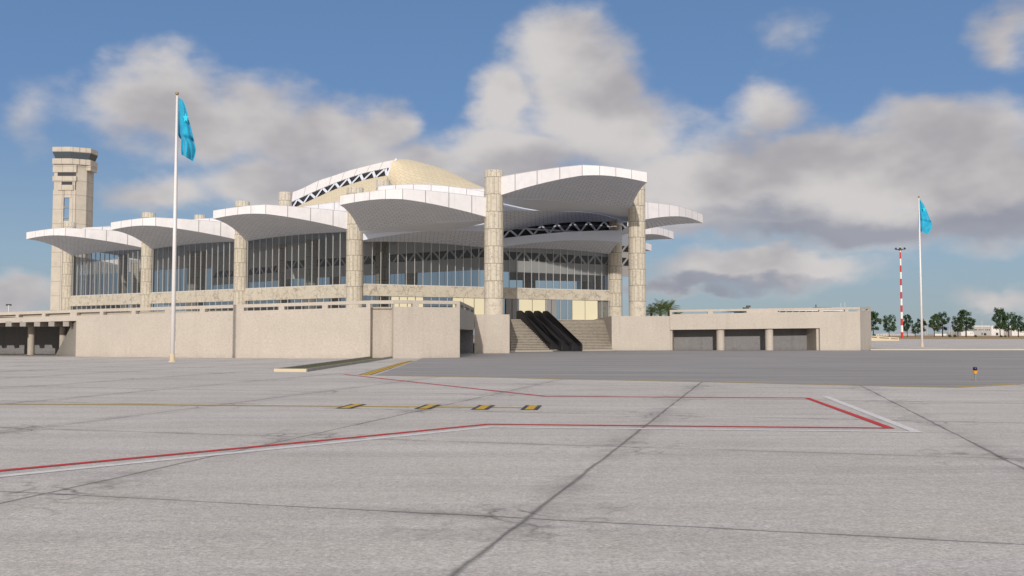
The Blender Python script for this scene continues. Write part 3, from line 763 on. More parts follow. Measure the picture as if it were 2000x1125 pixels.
bm = bmesh.new(); wallbox(bm, W3 + Vector((-.36, .36)), N3, 0, 3.99, .36); wallbox(bm, N3 + Vector((.0, 0)), N4, 0, 4.0, .3); wallbox(bm, N4, W4 + Vector((0, .36)), 0, 3.99, .36); obj('recess_wall', bm, 'render', pod)
slotwall('wall', W4, W5, (z3_ + .03, z5_), slots_px(W4, W5, [(771, 806), (818, 892)]))
# recess lintel so that the parapet runs on
bm = bmesh.new(); wallbox(bm, W3, W4, z3_ - .26, z3_ + .01, .34); wallbox(bm, W3, W4, 3.99, z3_ - .53, .34); obj('parapet', bm, 'render', pod)
# right-facing side of the left block, garage opening below
d56 = (W6 - W5).normalized(); n56 = Vector((-d56.y, d56.x))
sA = W5 + d56 * .36
slotwall('side_wall', sA, W6, (z5_, 4.5), [(.03, .20), (.28, .62), (.70, .95)], th=.4, base=2.3, m='render_shaded')  # shade of this right-facing side is carried by the darker render colour
bm = bmesh.new(); wallbox(bm, sA + n56 * 4.5, W6 + n56 * 4.5, 0, 2.3, .3); obj('garage_wall', bm, 'garage', pod)
bm = bmesh.new(); wallbox(bm, W6 + n56 * .1 + d56 * -.1, W6 + n56 * 5, 0, 2.3, -.4); obj('garage_wall', bm, 'garage', pod)
bm = bmesh.new(); prism(bm, [W5 + Vector((-.4, .4)), sA - n56 * -.41, W6 + n56 * .41, W6 + n56 * 5, W5 + Vector((-5, .6))], 2.28, 2.6); obj('ceiling_slab', bm, 'render_shaded', pod)
# wall left of the steps with its thickness
bm = bmesh.new(); prism(bm, [W6 + Vector((.02, .15)), W7, W7 + Vector((.05, 24)), W6 + Vector((.02, 24))], 0, 3.86); obj('wall', bm, 'render', pod)
# right wall block and garage block
SL0, SR0 = Vector((-.18, 101.0)), Vector((RB0.x, 109.6)); SL1, SR1 = Vector((-.18, 116.0)), Vector((RB0.x, 120.0))
bm = bmesh.new(); prism(bm, [RB0, RB1, RB1 + Vector((0, 3)), RB1 + Vector((0, 26)), Vector((RB0.x + .1, 137)), Vector((RB0.x, 118))], 0, 4.06); obj('wall', bm, 'render', pod)
zr0, zr1, zr2 = topz(1309, 605.3, RB1, RB3), topz(1602, 600.3, RB1, RB3), topz(1681, 599.8, RB1, RB3)
Bf = RB1.lerp(RB3, 0); s2 = (RB2 - RB1).length / (RB3 - RB1).length
bm = bmesh.new(); zo0, zo1 = topz(1309, 644.2, RB1, RB2), topz(1602, 640.8, RB1, RB2)
RB1b = RB1 + Vector((.02, -.02))
def shifted(A, B, k): d_ = (B - A).normalized(); return Vector((-d_.y, d_.x)) * k
wallbox(bm, RB1b, RB2, (zo0, zo1), (zr0 - .52, zr1 - .52), .4); wallbox(bm, RB2, RB3, 0, (zr1 - .52, zr2 - .52), .4); obj('wall', bm, 'render', pod)
sl = slots_px(RB1b, RB3, [(1312, 1382), (1392, 1458), (1519, 1600), (1608, 1650), (1657, 1678)])
slotwall('parapet', RB1b, RB3, (zr0, zr2), sl, th=.4, body=False)
slotwall('wall', RB3, RB4, (zr2, topz(1702, 600, RB3, RB4)), slots_px(RB3, RB4, [(1683, 1697)]), th=.4)
bm = bmesh.new(); wallbox(bm, RB1 + Vector((.9, 4.2)), RB2 + Vector((1.2, 4.0)), 0, 2.8, .3); obj('garage_wall', bm, 'garage', pod)
bm = bmesh.new(); wallbox(bm, RB1 + Vector((.05, .4)), RB1 + Vector((.9, 4.2)), 0, 2.5, -.3); obj('garage_wall', bm, 'render', pod); bm = bmesh.new(); wallbox(bm, RB2 + Vector((.0, .4)), RB2 + Vector((0, 4.2)), 0, 2.6, .3); obj('garage_wall', bm, 'render', pod)
bm = bmesh.new(); prism(bm, [RB1 + Vector((0, .4)), RB2 + Vector((0, .4)), RB2 + Vector((1, 4.2)), RB1 + Vector((.9, 4.2))], 2.66, 2.9); obj('ceiling_slab', bm, 'render_shaded', pod)
for x in (1410.5, 1506.5):
    p = V2(onplane(x, 680, RB1, RB2)[0]) + Vector((0, .9)); bm = bmesh.new(); lathe(bm, [(.47, 0), (.47, 2.68)], p.x, p.y, 24)
    obj('garage_column', bm, 'render', pod, smooth=False)
# left garage
GA, GB = V2(at(-260, 640, 84.0)), W1
zg = lambda x, y: onplane(x, y, GA, GB)[0].z
bm = bmesh.new(); t0, t1 = zg(0, 610), zg(147, 604.6)
gs0 = onplane(0, 640, GA, GB)[1]
ext = lambda za, zb: za - (zb - za) / (1 - gs0) * gs0
zla, zlb = zg(0, 630.5), zg(146, 626.5)
wallbox(bm, GA, GB, (ext(zla, zlb), zlb), (ext(t0, t1) - .5, t1 - .5), .45); obj('wall', bm, 'render', pod)
slotwall('parapet', GA, GB, (ext(t0, t1), t1), slots_px(GA, GB, [(-120, -20), (-10, 31), (37, 82), (89, 137)]), th=.45, body=False, sh=(.25, .5))
WG = V2(gnd(109, 693.3)); WG = Vector((WG.x - .6, WG.y + 1.2))
bm = bmesh.new(); n_ = Vector((.25, .2))
vs = [(W1.x - .02, W1.y + .1, 0), (W1.x - .02, W1.y + .1, 3.45), (WG.x, WG.y, 0)]
a = [bm.verts.new(v) for v in vs]; b = [bm.verts.new((v[0] + .3, v[1] + .25, v[2])) for v in vs]
bm.faces.new(a); bm.faces.new(b[::-1])
for i in range(3): bm.faces.new((a[i], b[i], b[(i + 1) % 3], a[(i + 1) % 3]))
obj('buttress', bm, 'render_shaded', pod)  # same beige render, its shaded face painted darker
bm = bmesh.new(); wallbox(bm, (-75, 96), (-38.5, 89.5), 0, 3.0, .3); obj('garage_wall', bm, 'garage', pod)
bm = bmesh.new(); prism(bm, [GA + Vector((0, .45)), W1 + Vector((0, .45)), Vector((-36, 89.4)), Vector((-75, 96))], 3.0, 3.2)
for i in range(26):
    x = -72 + i * 1.35; y = 95.4 - (x + 75) * .178
    prism(bm, [(x, y - 9), (x + .5, y - 9), (x + .5, y), (x, y)], 2.55, 2.98)
obj('ceiling_beam', bm, 'render_shaded', pod)
bm = bmesh.new(); wallbox(bm, Vector((-38.6, 89.5)), W1 + Vector((.3, .6)), 0, 3., .3); obj('garage_wall', bm, 'garage', pod)
for x in (61, 123, -10, -80):
    p = V2(at(x, 660, 86.0)); bm = bmesh.new(); lathe(bm, [(.3, 0), (.3, 3.0)], p.x, p.y, 20); obj('garage_column', bm, 'render', pod)
# terrace floor slab
bm = bmesh.new(); prism(bm, [GA + Vector((0, .5)), W1 + Vector((0, .5)), W2 + Vector((0, .45)), W3 + Vector((-.4, .45)), N3 + Vector((0, .4)), N4 + Vector((0, .4)), W4 + Vector((.3, .45)), W5 + Vector((-.5, .5)), W6 + Vector((-.5, .1)), Vector((-3.2, 117)), SL1 + Vector((.0, .01)), SR1 + Vector((.0, .01)), Vector((RB0.x, 137)), Vector((18.8, 136)), P7 + Vector((8, 8)), P11, P0 + Vector((30, 70)), Vector((-110, 150))], 3.35, PL); obj('terrace_floor', bm, 'edge', pod)
bm = bmesh.new(); prism(bm, [RB1 + Vector((0, 3.9)), RB2 + Vector((1, 3.9)), RB3 + Vector((0, .5)), RB4 + Vector((-.5, 0)), Vector((49, 160)), Vector((19, 160))], 3.6, 3.95); obj('terrace_floor', bm, 'edge', pod)
# stair: ruled between bottom and top lines
NS = 21
bm = bmesh.new()
for i in range(NS):
    t0_, t1_ = i / NS, (i + 1) / NS
    a, b = SL0.lerp(SL1, t0_), SR0.lerp(SR1, t0_)
    z_ = PL * (i + 1) / NS
    c, d_ = SL1 + Vector((0, 0)), SR1 + Vector((0, 0))
    prism(bm, [a, b, d_, c], PL * i / NS + (.0 if i == 0 else .001), z_ - .05)
    nz = (b - a).normalized(); nf = Vector((nz.y, -nz.x)) * .03
    e_, f_ = SL0.lerp(SL1, t1_), SR0.lerp(SR1, t1_)
    prism(bm, [a + nf + nz * .02, b + nf - nz * .02, f_, e_], z_ - .05, z_ - .0005, 1)
obj('stair', bm, ['steps', 'edge'], pod)
bm = bmesh.new(); wallbox(bm, SL0 + Vector((0, -.4)), SR0 + Vector((0, -.4)), 0, .1, .38); obj('stair_plinth', bm, 'edge', pod)

# ------------------------------------------------------------------ escalators
def escalator(i):
    base = V2(gnd(1076 + i * 20.5, 686.3)); top = V2(at(1012 + i * 17.5, 624, 117.0 + i * .7))
    d_ = top - base; Ln = d_.length; d_.normalize(); n_ = Vector((d_.y, -d_.x))
    lab = ['leftmost of three black escalators on the wide stone steps', 'middle one of three black escalators, between the other two', 'rightmost of three black escalators, its curved newel end standing free'][i]
    t = thing('escalator', lab, 'escalator', (base.x, base.y, 0), 'escalators on the entrance steps')
    H = .92; zT = PL + .08
    prof_hi = []
    for k in range(7):
        a_ = math.pi * (1 - k / 6 * .5); prof_hi.append((.35 + .35 * math.cos(a_) , H - .35 + .35 * math.sin(a_)))
    prof_hi += [(1.5, H), (2.3, H + .12), (Ln - 1.9, zT + H - .12), (Ln - 1.2, zT + H), (Ln + .3, zT + H)]
    for k in range(1, 7):
        a_ = math.pi / 2 * (1 - k / 6); prof_hi.append((Ln + .3 + .35 * math.cos(a_), zT + H - .35 + .35 * math.sin(a_)))
    prof_lo = [(0.0, .0), (1.2, .0), (Ln - .3, zT - .55), (Ln + .65, zT - .35)]
    def side(off, th, name, hi, m, lo=None):
        lo = lo or prof_lo; bm = bmesh.new(); loop = hi + lo[::-1]
        f1 = [bm.verts.new((base.x + d_.x * s + n_.x * off, base.y + d_.y * s + n_.y * off, z)) for s, z in loop]
        f2 = [bm.verts.new((base.x + d_.x * s + n_.x * (off + th), base.y + d_.y * s + n_.y * (off + th), z)) for s, z in loop]
        bm.faces.new(f1); bm.faces.new(f2[::-1]); m_ = len(loop)
        for k in range(m_): bm.faces.new((f1[k], f2[k], f2[(k + 1) % m_], f1[(k + 1) % m_]))
        bmesh.ops.triangulate(bm, faces=[f for f in bm.faces if len(f.verts) > 4])
        return obj(name, bm, m, t)
    for off in (-.04, 1.02):
        b_ = side(off, .22, 'balustrade', prof_hi, 'black2')
        bm = bmesh.new(); pp = [Vector((base.x + d_.x * s + n_.x * (off + .065), base.y + d_.y * s + n_.y * (off + .065), z + .03)) for s, z in prof_hi]
        for a_, c_ in zip(pp, pp[1:]): tube(bm, a_, c_, .075, n=6)
        obj('handrail', bm, 'black', b_)
    # moving steps
    bm = bmesh.new(); nst = 30
    for k in range(nst):
        s0 = .25 + (Ln - .55) * k / nst; s1 = .25 + (Ln - .55) * (k + 1) / nst; z_ = .42 + (zT - .1) * (k + 1) / nst
        q = [base + d_ * s0 + n_ * .13, base + d_ * s0 + n_ * 1.05, base + d_ * s1 + n_ * 1.05, base + d_ * s1 + n_ * .13]
        prism(bm, q, max(.0, z_ - .75), min(z_, zT + .3))
    obj('step', bm, 'black', t)
    if i:
        bm = bmesh.new()
        for k in range(26):
            s = 2.4 + (Ln - 4.8) * k / 25; z_ = .1 + (zT) * (s - 1.2) / (Ln - 1.5) + .45
            p = base + d_ * s + n_ * (-.05); q = Vector((p.x, p.y, z_))
            tube(bm, q + Vector((-.0, -.01, 0)), q + Vector((-.05, -.07, .05)), .05, n=5)
        obj('skirt_light', bm, 'dot', t)
    bm = bmesh.new(); prism(bm, [base + n_ * .13 - d_ * .35, base + n_ * 1.05 - d_ * .35, base + n_ * 1.05 + d_ * .25, base + n_ * .13 + d_ * .25], .005, .09); obj('comb_plate', bm, 'black2', t)
for i in range(3): escalator(i)

# ------------------------------------------------------------------ flagpoles and flags
def flagpole(px, py, ytop, r, lab):
    b_ = gnd(px, py); zt = at(px, ytop, b_.y).z
    t = thing('flagpole', lab, 'flagpole', b_, 'white flagpoles')
    bm = bmesh.new(); lathe(bm, [(r * 1.9, 0), (r * 1.9, .08), (r * 1.25, .1), (r * 1.2, .5), (r * 1.08, .54)], b_.x, b_.y, 20); obj('base', bm, 'kerb', t, smooth=False)
    bm = bmesh.new(); lathe(bm, [(r, .0), (r * .85, zt * .5), (r * .5, zt * .995)], b_.x, b_.y, 16); obj('pole', bm, 'pole', t, smooth=True)
    bm = bmesh.new(); bmesh.ops.create_icosphere(bm, subdivisions=2, radius=r * .9); bmesh.ops.translate(bm, vec=(b_.x, b_.y, zt + r * .5), verts=bm.verts); obj('finial', bm, 'brass', t, smooth=True)
    bm = bmesh.new(); tube(bm, (b_.x + r * 1.3, b_.y, 1.4), (b_.x + r * .7, b_.y, zt - .2), .012, n=5); obj('halyard', bm, 'grey', t)
    return b_, zt
b1, zt1 = flagpole(336.5, 707, 184.5, .135, 'tall white flagpole in front of the long terrace wall on the left')
b2, zt2 = flagpole(1801, 677.5, 385.5, .17, 'white flagpole beyond the kerb near the striped mast on the right')
def flag(name, D, left, right, lab, star):
    NI, NJ = 46, 22
    ys = [p[1] for p in left]; y0, y1 = ys[0], ys[-1]
    def ev(c, y):
        c = sorted(c, key=lambda q: q[1])
        for a, b in zip(c, c[1:]):
            if a[1] <= y <= b[1]: return a[0] + (b[0] - a[0]) * (y - a[1]) / (b[1] - a[1] + 1e-6)
        return c[0][0] if y < c[0][1] else c[-1][0]
    bm = bmesh.new(); G = []
    for i in range(NI + 1):
        k = i / NI; row = []
        for j in range(NJ + 1):
            u = j / NJ
            yl = y0 + (left[-1][1] - y0) * k; yr = y0 + (right[-1][1] - y0) * k
            x = ev(left, yl) * (1 - u) + ev(right, yr) * u; y = yl * (1 - u) + yr * u
            dep = .28 * math.sin(u * 7.5 + k * 1.6) * k ** .5 + .16 * math.sin(u * 15 + 2 - k * 3) * k + .2 * math.sin(k * 13 + u * 2) * max(0, k - .35)
            if k > .62: dep += .55 * min(1, (k - .62) / .04) * (.3 + .7 * u) - .4 * (k - .62)
            p = at(x, y, D + dep); row.append(p)
        G.append(row)
    gridmesh(bm, G, 0)
    o = obj(name, bm, 'cloth', None, normals=False, origin=G[0][0].copy()); tag(o, lab, 'flag', 'blue flags'); 
    # pale star folded in the cloth
    sx, sy, sr = star; bm = bmesh.new(); pts = []
    for q in range(10):
        rr = sr * (1 if q % 2 == 0 else .42); a_ = math.pi * q / 5
        pts.append(at(sx + rr * .62 * math.sin(a_), sy - rr * math.cos(a_), D - .42))
    c_ = bm.verts.new(at(sx, sy, D - .42)); vs = [bm.verts.new(p) for p in pts]
    for q in range(10): bm.faces.new((c_, vs[q], vs[(q + 1) % 10]))
    obj('star', bm, 'star', o, normals=False)
    return o
flag('flag', b1.y, [(348.6, 191.5), (348.2, 230), (347.6, 262), (350, 270), (354.5, 272), (354, 290), (354.5, 302)],
     [(351.5, 191.5), (358, 197), (363.5, 210), (368, 232), (374, 252), (378.5, 272), (383, 292), (381.5, 303), (377.5, 315.5)],
     'teal blue flag hanging limp with a pale star, on the left flagpole', (362.5, 230, 10))
flag('flag', b2.y, [(1794.3, 388), (1793.5, 420), (1793.5, 440), (1794.5, 451)],
     [(1796.5, 388), (1803, 397), (1808.5, 408), (1814, 422), (1819, 434), (1821, 440), (1818.5, 448), (1812.5, 458)],
     'teal blue flag with a pale star, wider at the foot, on the right flagpole', (1805, 409, 6))

# ------------------------------------------------------------------ taxiway edge light
e = gnd(1905, 743); t = thing('edge_light', 'small yellow taxiway edge light with dark blue lens on a short stem', 'light', e)
bm = bmesh.new(); lathe(bm, [(.17, .004), (.17, .015), (.04, .02)], e.x, e.y, 20); obj('base_plate', bm, 'grey', t)
bm = bmesh.new(); lathe(bm, [(.035, .02), (.035, .24), (.05, .25), (.05, .27)], e.x, e.y, 12); obj('stem', bm, 'grey', t)
bm = bmesh.new(); lathe(bm, [(.05, .262), (.075, .27), (.08, .35), (.11, .36), (.11, .39), (.07, .395)], e.x, e.y, 20); obj('housing', bm, 'orange', t)
bm = bmesh.new(); lathe(bm, [(.082, .397), (.082, .50), (.07, .53), (.02, .54)], e.x, e.y, 20); obj('lens', bm, 'lens', t, smooth=True)

# ------------------------------------------------------------------ striped mast
mp = gnd(1762, 661.6); mz = at(1756, 482, mp.y).z
t = thing('floodlight_mast', 'tall red and white striped floodlight mast beyond the apron', 'mast', (mp.x, mp.y, 0))
bm = bmesh.new(); lathe(bm, [(.62, 0), (.34, mz)], mp.x, mp.y, 12); obj('mast_pole', bm, 'mast', t, origin=(mp.x, mp.y, 0), smooth=False)
bm = bmesh.new()
for k in range(8):
    a_ = k * math.pi / 4; c_ = Vector((mp.x + 1.7 * math.cos(a_), mp.y + 1.7 * math.sin(a_), mz - 1.2)); tube(bm, (mp.x, mp.y, mz - 2.2), c_, .1, n=5)
lathe(bm, [(1.6, mz - 1.4), (1.7, mz - 1.3), (1.7, mz - 1.15)], mp.x, mp.y, 12); obj('light_ring', bm, 'grey', t)
for k in range(6):
    a_ = k * math.pi / 3 + .1; c_ = Vector((mp.x + 2.1 * math.cos(a_), mp.y + 2.1 * math.sin(a_), mz - .9)); bm = bmesh.new()
    tube(bm, c_ + Vector((0, 0, .35)), c_ - Vector((-.4 * math.cos(a_), -.4 * math.sin(a_), .35)), .3, .6, 8); obj('floodlight', bm, 'frame', t)

# ------------------------------------------------------------------ control tower
TD = 400.0; tc = at(132, 600, TD)
tw = thing('control_tower', 'tall beige airport control tower with glazed cab behind the terminal', 'tower', (tc.x, tc.y, 0))
def tz(y): return at(132, y, TD).z
def tx(x, y=450): return at(x, y, TD).x
rot = R(-12)
cx, cy = tx(132, 400), TD + 6
x0s, x1s, x2s = tx(103.2, 400), tx(147.5, 400), tx(162, 400)
# shaft: left leg, right leg, joined by cross panels, leaving openings
zTop = tz(313)
def tpoly(xa, xb, ya, yb, z0, z1, name, m='tower', par=tw):
    bm = bmesh.new(); box(bm, xa, xb, ya, yb, z0, z1); return obj(name, bm, m, par)
xf0, xf1 = tx(103, 400), tx(147, 400)          # front face
xo0, xo1 = tx(124, 400), tx(135.3, 400)        # slot
Y0 = TD; Y1 = TD + .9
tpoly(xf0, xo0, Y0, Y1, 0, tz(371), 'shaft_leg'); tpoly(xo1, xf1, Y0, Y1, 0, tz(371), 'shaft_leg')
tpoly(xf0 + .3, xf1 - .3, Y0 + .05, Y0 + 9, tz(371), zTop, 'shaft_head')
bm = bmesh.new(); prism(bm, [(xf1 + .01, Y0 + .3), (x2s - .1, Y0 + 3.2), (x2s - .1, Y0 + 10), (xf1 + .01, Y0 + 10)], 0, zTop); obj('stair_shaft', bm, 'tower', tw)
for ya, yb in ((423.3, 426), (403, 405.8), (371, 386), (434, 470)):
    if ya == 371: ya = 371.2
    tpoly(xo0, xo1, Y0 + .25, Y0 + 1.6, tz(yb), tz(ya) - .02, 'cross_beam')
tpoly(xo0, xo1, Y0 + .4, Y1, 0, tz(431), 'cross_beam')
tpoly(xf0 - .2, xf1 + .3, Y0 - .4, Y0 + .04, tz(354.5), tz(344), 'balcony_panel')
tpoly(tx(111.5), tx(142.5), Y0 - .7, Y0 + .04, tz(371.5), tz(361.5), 'balcony_panel')
tpoly(tx(124.8), tx(137.5), Y0 - .3, Y0 + .04, tz(386), tz(372), 'balcony_panel')
tpoly(xf0 - .2, xf1 + .3, Y0 - .4, Y0 + .04, tz(336.5), tz(322), 'balcony_panel')
tpoly(tx(110), tx(144.2), Y0 - .06, Y0 + .3, tz(343.8), tz(336.7), 'window_strip', 'dark'); tpoly(tx(118), tx(139), Y0 - .06, Y0 + .3, tz(361), tz(354.8), 'window_strip', 'dark')
def octa(xa, xm, xb, z0, z1, name, m, grow=0., y0=Y0 - 1.3, dep=13.):
    bm = bmesh.new(); c_ = Vector(((xa + xb) / 2, y0 + dep / 2))
    bse = [(xa, y0), (xm, y0 - .2), (xb, y0 + 3.4), (xb + .2, y0 + dep - 3), (xm, y0 + dep), (xa, y0 + dep - 1), (xa - .2, y0 + dep / 2)]
    lo = [bm.verts.new((p[0], p[1], z0)) if grow == 0 else bm.verts.new((c_.x + (p[0] - c_.x) * (1 - grow), c_.y + (p[1] - c_.y) * (1 - grow), z0)) for p in bse]
    hi = [bm.verts.new((p[0], p[1], z1)) for p in bse]
    bm.faces.new(lo[::-1]); bm.faces.new(hi)
    for i in range(7): bm.faces.new((lo[i], lo[(i + 1) % 7], hi[(i + 1) % 7], hi[i]))
    return obj(name, bm, m, tw)
octa(tx(105, 310), tx(139.5, 310), tx(172.3, 320), tz(321), tz(310.5), 'gallery', 'tower')
tpoly(tx(163, 320), tx(172, 320), Y0 + 2.5, Y0 + 9, tz(331), tz(320.5), 'gallery_box')
octa(tx(105.3, 300), tx(139.5, 300), tx(172.8, 300), tz(310.3), tz(297.5), 'cab_glazing', 'cabglass', grow=.13)
octa(tx(105.3, 290), tx(139.5, 290), tx(173.2, 295), tz(297.4), tz(288), 'cab_roof', 'tower')

# ------------------------------------------------------------------ trees
def leafcluster(bm, c_, r, n, size, rnd):
    for _ in range(n):
        v = Vector((rnd.gauss(0, 1), rnd.gauss(0, 1), rnd.gauss(0, 1))); v.normalize(); v *= r * rnd.random() ** .4
        p = c_ + v; u = Vector((rnd.uniform(-1, 1), rnd.uniform(-1, 1), rnd.uniform(-1, 1))).normalized(); w_ = u.orthogonal().normalized()
        s = size * rnd.uniform(.6, 1.3); bm.faces.new([bm.verts.new(p + u * s), bm.verts.new(p + w_ * s * .6), bm.verts.new(p - u * s), bm.verts.new(p - w_ * s * .6)])
def make_tree(seed, H, Wd, lab):
    rnd = random.Random(seed)
    t = thing('tree', lab, 'tree', (0, 0, 0), 'trees beyond the apron')
    bm = bmesh.new(); tube(bm, (0, 0, -.3), (0, 0, H * .30), .32, .24, 8); tube(bm, (0, 0, H * .29), (.15, 0, H * .75), .24, .07, 7)
    tips = []
    for k in range(9):
        a_ = k * 2.4 + rnd.random(); z0 = H * rnd.uniform(.25, .55); ln = Wd * .42 * rnd.uniform(.7, 1.1)
        tip = Vector((math.cos(a_) * ln, math.sin(a_) * ln, z0 + H * rnd.uniform(.12, .28))); tube(bm, (0, 0, z0), tip, .12, .04, 5); tips.append(tip)
    obj('trunk', bm, 'bark', t)
    bm = bmesh.new()
    for k in range(46):
        z_ = rnd.uniform(.27, .97); prof = math.sin(math.pi * min(1, max(0, (z_ - .12) / .95))) ** .6
        a_ = rnd.uniform(0, 6.283); r_ = Wd / 2 * prof * rnd.uniform(.35, .95)
        leafcluster(bm, Vector((math.cos(a_) * r_, math.sin(a_) * r_, H * z_)), Wd * .12 * rnd.uniform(.7, 1.35), 42, .42, rnd)
    obj('crown', bm, 'leaf', t, normals=False)
    return t
def copy_tree(o, parent=None):
    c_ = o.copy(); C.objects.link(c_); c_.parent = parent
    for ch in [q for q in bpy.data.objects if q.parent == o]: copy_tree(ch, c_)
    return c_
spec = [  # px, top y, width px, depth, proto, label
 (1706, 609, 30, 520, 0, 'green tree half hidden behind the right end of the terrace block'),
 (1736.5, 613, 28, 540, 1, 'round tree standing alone between the terrace block and the striped mast'),
 (1772, 613, 22, 540, 2, 'narrow tree just right of the striped mast'),
 (1788, 631, 19, 545, 1, 'small low tree between the striped mast and the right flagpole'),
 (1799, 623, 24, 570, 0, 'tree seen right behind the right flagpole'),
 (1825, 612, 22, 540, 2, 'slim tree on the left of the pair right of the flagpole'),
 (1841, 610, 32, 560, 0, 'broad tree on the right of the pair right of the flagpole'),
 (1871, 616, 26, 540, 1, 'tree on the left of the pair in front of the white buildings'),
 (1887, 604, 38, 545, 2, 'tallest broad tree in front of the left end of the white buildings'),
 (1953.5, 602, 30, 520, 0, 'tall tree on the left of the group near the right edge of the photo'),
 (1970, 608, 32, 530, 1, 'middle tree of the group near the right edge of the photo'),
 (1989, 615, 30, 540, 2, 'last tree at the right edge of the photo')]
protos = [make_tree(11, 14, 9, ''), make_tree(23, 14, 10, ''), make_tree(37, 14, 8.5, '')]
used = [False] * 3
for px, ty, wpx, D, k, lab in spec:
    gz_ = .7 + (1.25 - .7) * max(0, min(1, (D - 520) / 120))
    base_ = at(px, 656, D); H = at(px, ty, D).z - gz_; Wm = wpx * D / F
    o = protos[k] if not used[k] else copy_tree(protos[k]); used[k] = True
    o.location = (base_.x, D, gz_); wd0 = (9, 10, 8.5)[k]
    o.scale = (Wm / wd0 * 1.0, Wm / wd0 * 1.0, H / 14.2); o.rotation_euler = (0, 0, random.uniform(0, 6)); o['label'] = lab
rnd = random.Random(5)
first = None
for i, (px, wpx) in enumerate(((1707, 8), (1855, 7), (1865, 7), (1905.5, 6), (1956, 5), (1963.5, 5))):
    p = at(px, 656, 515); gz_ = .66
    if first is None:
        bm = bmesh.new(); leafcluster(bm, Vector((0, 0, .8)), 1.0, 130, .3, rnd); first = obj('shrub', bm, 'leaf', None, normals=False); o = first
    else: o = first.copy(); C.objects.link(o)
    s = wpx * 515 / F / 2; o.location = (p.x, 515, gz_); o.scale = (s, s, s * .9)
    tag(o, ['low round shrub at the foot of the terrace block end', 'low shrub right of the broad tree of the flagpole pair', 'low shrub left of the pair before the white buildings', 'round shrub in front of the white buildings left part', 'small shrub left of the trunk cluster near right edge', 'small shrub right beside the trunk cluster near right edge'][i], 'shrub', 'low shrubs beyond the apron')

# palms behind the right terrace wall
def palm(px, ty, D, size, seed, lab, proto=None):
    rnd = random.Random(seed); p = at(px, ty + 9, D)
    t = thing('palm_tree', lab, 'palm', (p.x, p.y, 0), 'palms behind the terrace')
    bm = bmesh.new(); tube(bm, (p.x, p.y, 0), (p.x, p.y, p.z - .1), .25, .2, 10); obj('trunk', bm, 'bark', t)
    bm = bmesh.new()
    for k in range(34):
        a_ = k * 2.399 + rnd.uniform(-.2, .2); up = rnd.uniform(-.1, 1.3); ln = size * rnd.uniform(.8, 1.1)
        prev = Vector((p.x, p.y, p.z)); dr = Vector((math.cos(a_) * math.cos(up), math.sin(a_) * math.cos(up), math.sin(up)))
        segs = 8
        for s in range(segs):
            nx = prev + dr * ln / segs; dr = (dr + Vector((0, 0, -.17))).normalized(); sd_ = dr.cross(Vector((0, 0, 1))).normalized()
            wl = .62 * size / 2.4 * math.sin(math.pi * (s + .8) / (segs + 1))
            for sg in (-1, 1):
                for q in (0, .5):
                    a0 = prev.lerp(nx, q); a1 = prev.lerp(nx, q + .3); tip_ = a0 + sd_ * sg * wl + dr * wl * .6 - Vector((0, 0, wl * .35))
                    bm.faces.new([bm.verts.new(a0), bm.verts.new(a1), bm.verts.new(tip_)])
            prev = nx
    obj('frond', bm, 'palm', t, normals=False)
palm(1272, 601, 150, 1.9, 1, 'leftmost small palm beside the right front column')
palm(1290, 597, 146, 2.2, 2, 'middle palm of three behind the terrace wall')
palm(1306, 596, 152, 2.3, 3, 'rightmost palm of three, above the parapet corner')
palm(1322, 611, 165, 1.8, 4, 'low palm seen through the first parapet slot')

# ------------------------------------------------------------------ distant buildings and small things
def hut(x0, x1, D, ytop, dep, lab, wins, m='offwhite', zb=1.2, name='white_building'):
    a = at(x0, 650, D); b = at(x1, 650, D); zt = at(x0, ytop, D).z
    t = thing(name, lab, 'building', ((a.x + b.x) / 2, D, zb))
    bm = bmesh.new(); box(bm, a.x, b.x, D, D + dep, zb - .3, zt); box(bm, a.x + .5, b.x - .5, D + .5, D + dep - .5, zt + .001, zt + .7); obj('wall', bm, m, t)
    for (wx, wy, ww, wh) in wins:
        p = at(wx, wy, D); q = at(wx + ww, wy + wh, D); bm = bmesh.new(); box(bm, p.x, q.x, D - .12, D + .1, q.z, p.z); obj('window', bm, 'dark', t)
wn_ = [(1903 + k * 1.9, 643, 1.5, 2.2) for k in range(3)] + [(1911.5 + k * 3.6, 643, 1.8, 2.4) for k in range(3)] + [(1924.5 + k * 3.6, 643, 1.8, 2.4) for k in range(3)] + [(1895 + k * 3, 650, 1.2, 1.4) for k in range(3)]
hut(1903, 1936, 900, 637.5, 40, 'wide two storey white building with small square windows beyond the trees', wn_ + [(1917, 649.5, 2.5, 5), (1921.5, 650.5, 5, 4.5)])
hut(1936.3, 1977, 905, 637.5, 40, 'pale building block with garage doors behind the right tree group', [(1957 + k * 3, 641, 1.8, 1.6) for k in range(2)] + [(1945, 650, 5, 5), (1966, 648.5, 4, 5)])
hut(1976.5, 2060, 890, 642.5, 40, 'lower white wing with three small windows at the right edge', [(1992 + k * 2.8, 647.5, 1.4, 2) for k in range(3)])
hut(1877, 1902.8, 895, 648.5, 30, 'low white annex left of the two storey building', [(1895 + k * 3, 650, 1.2, 1.4) for k in range(2)])
hut(1826, 1876, 1000, 653.2, 30, 'very low white shed line between the tree pairs', [])
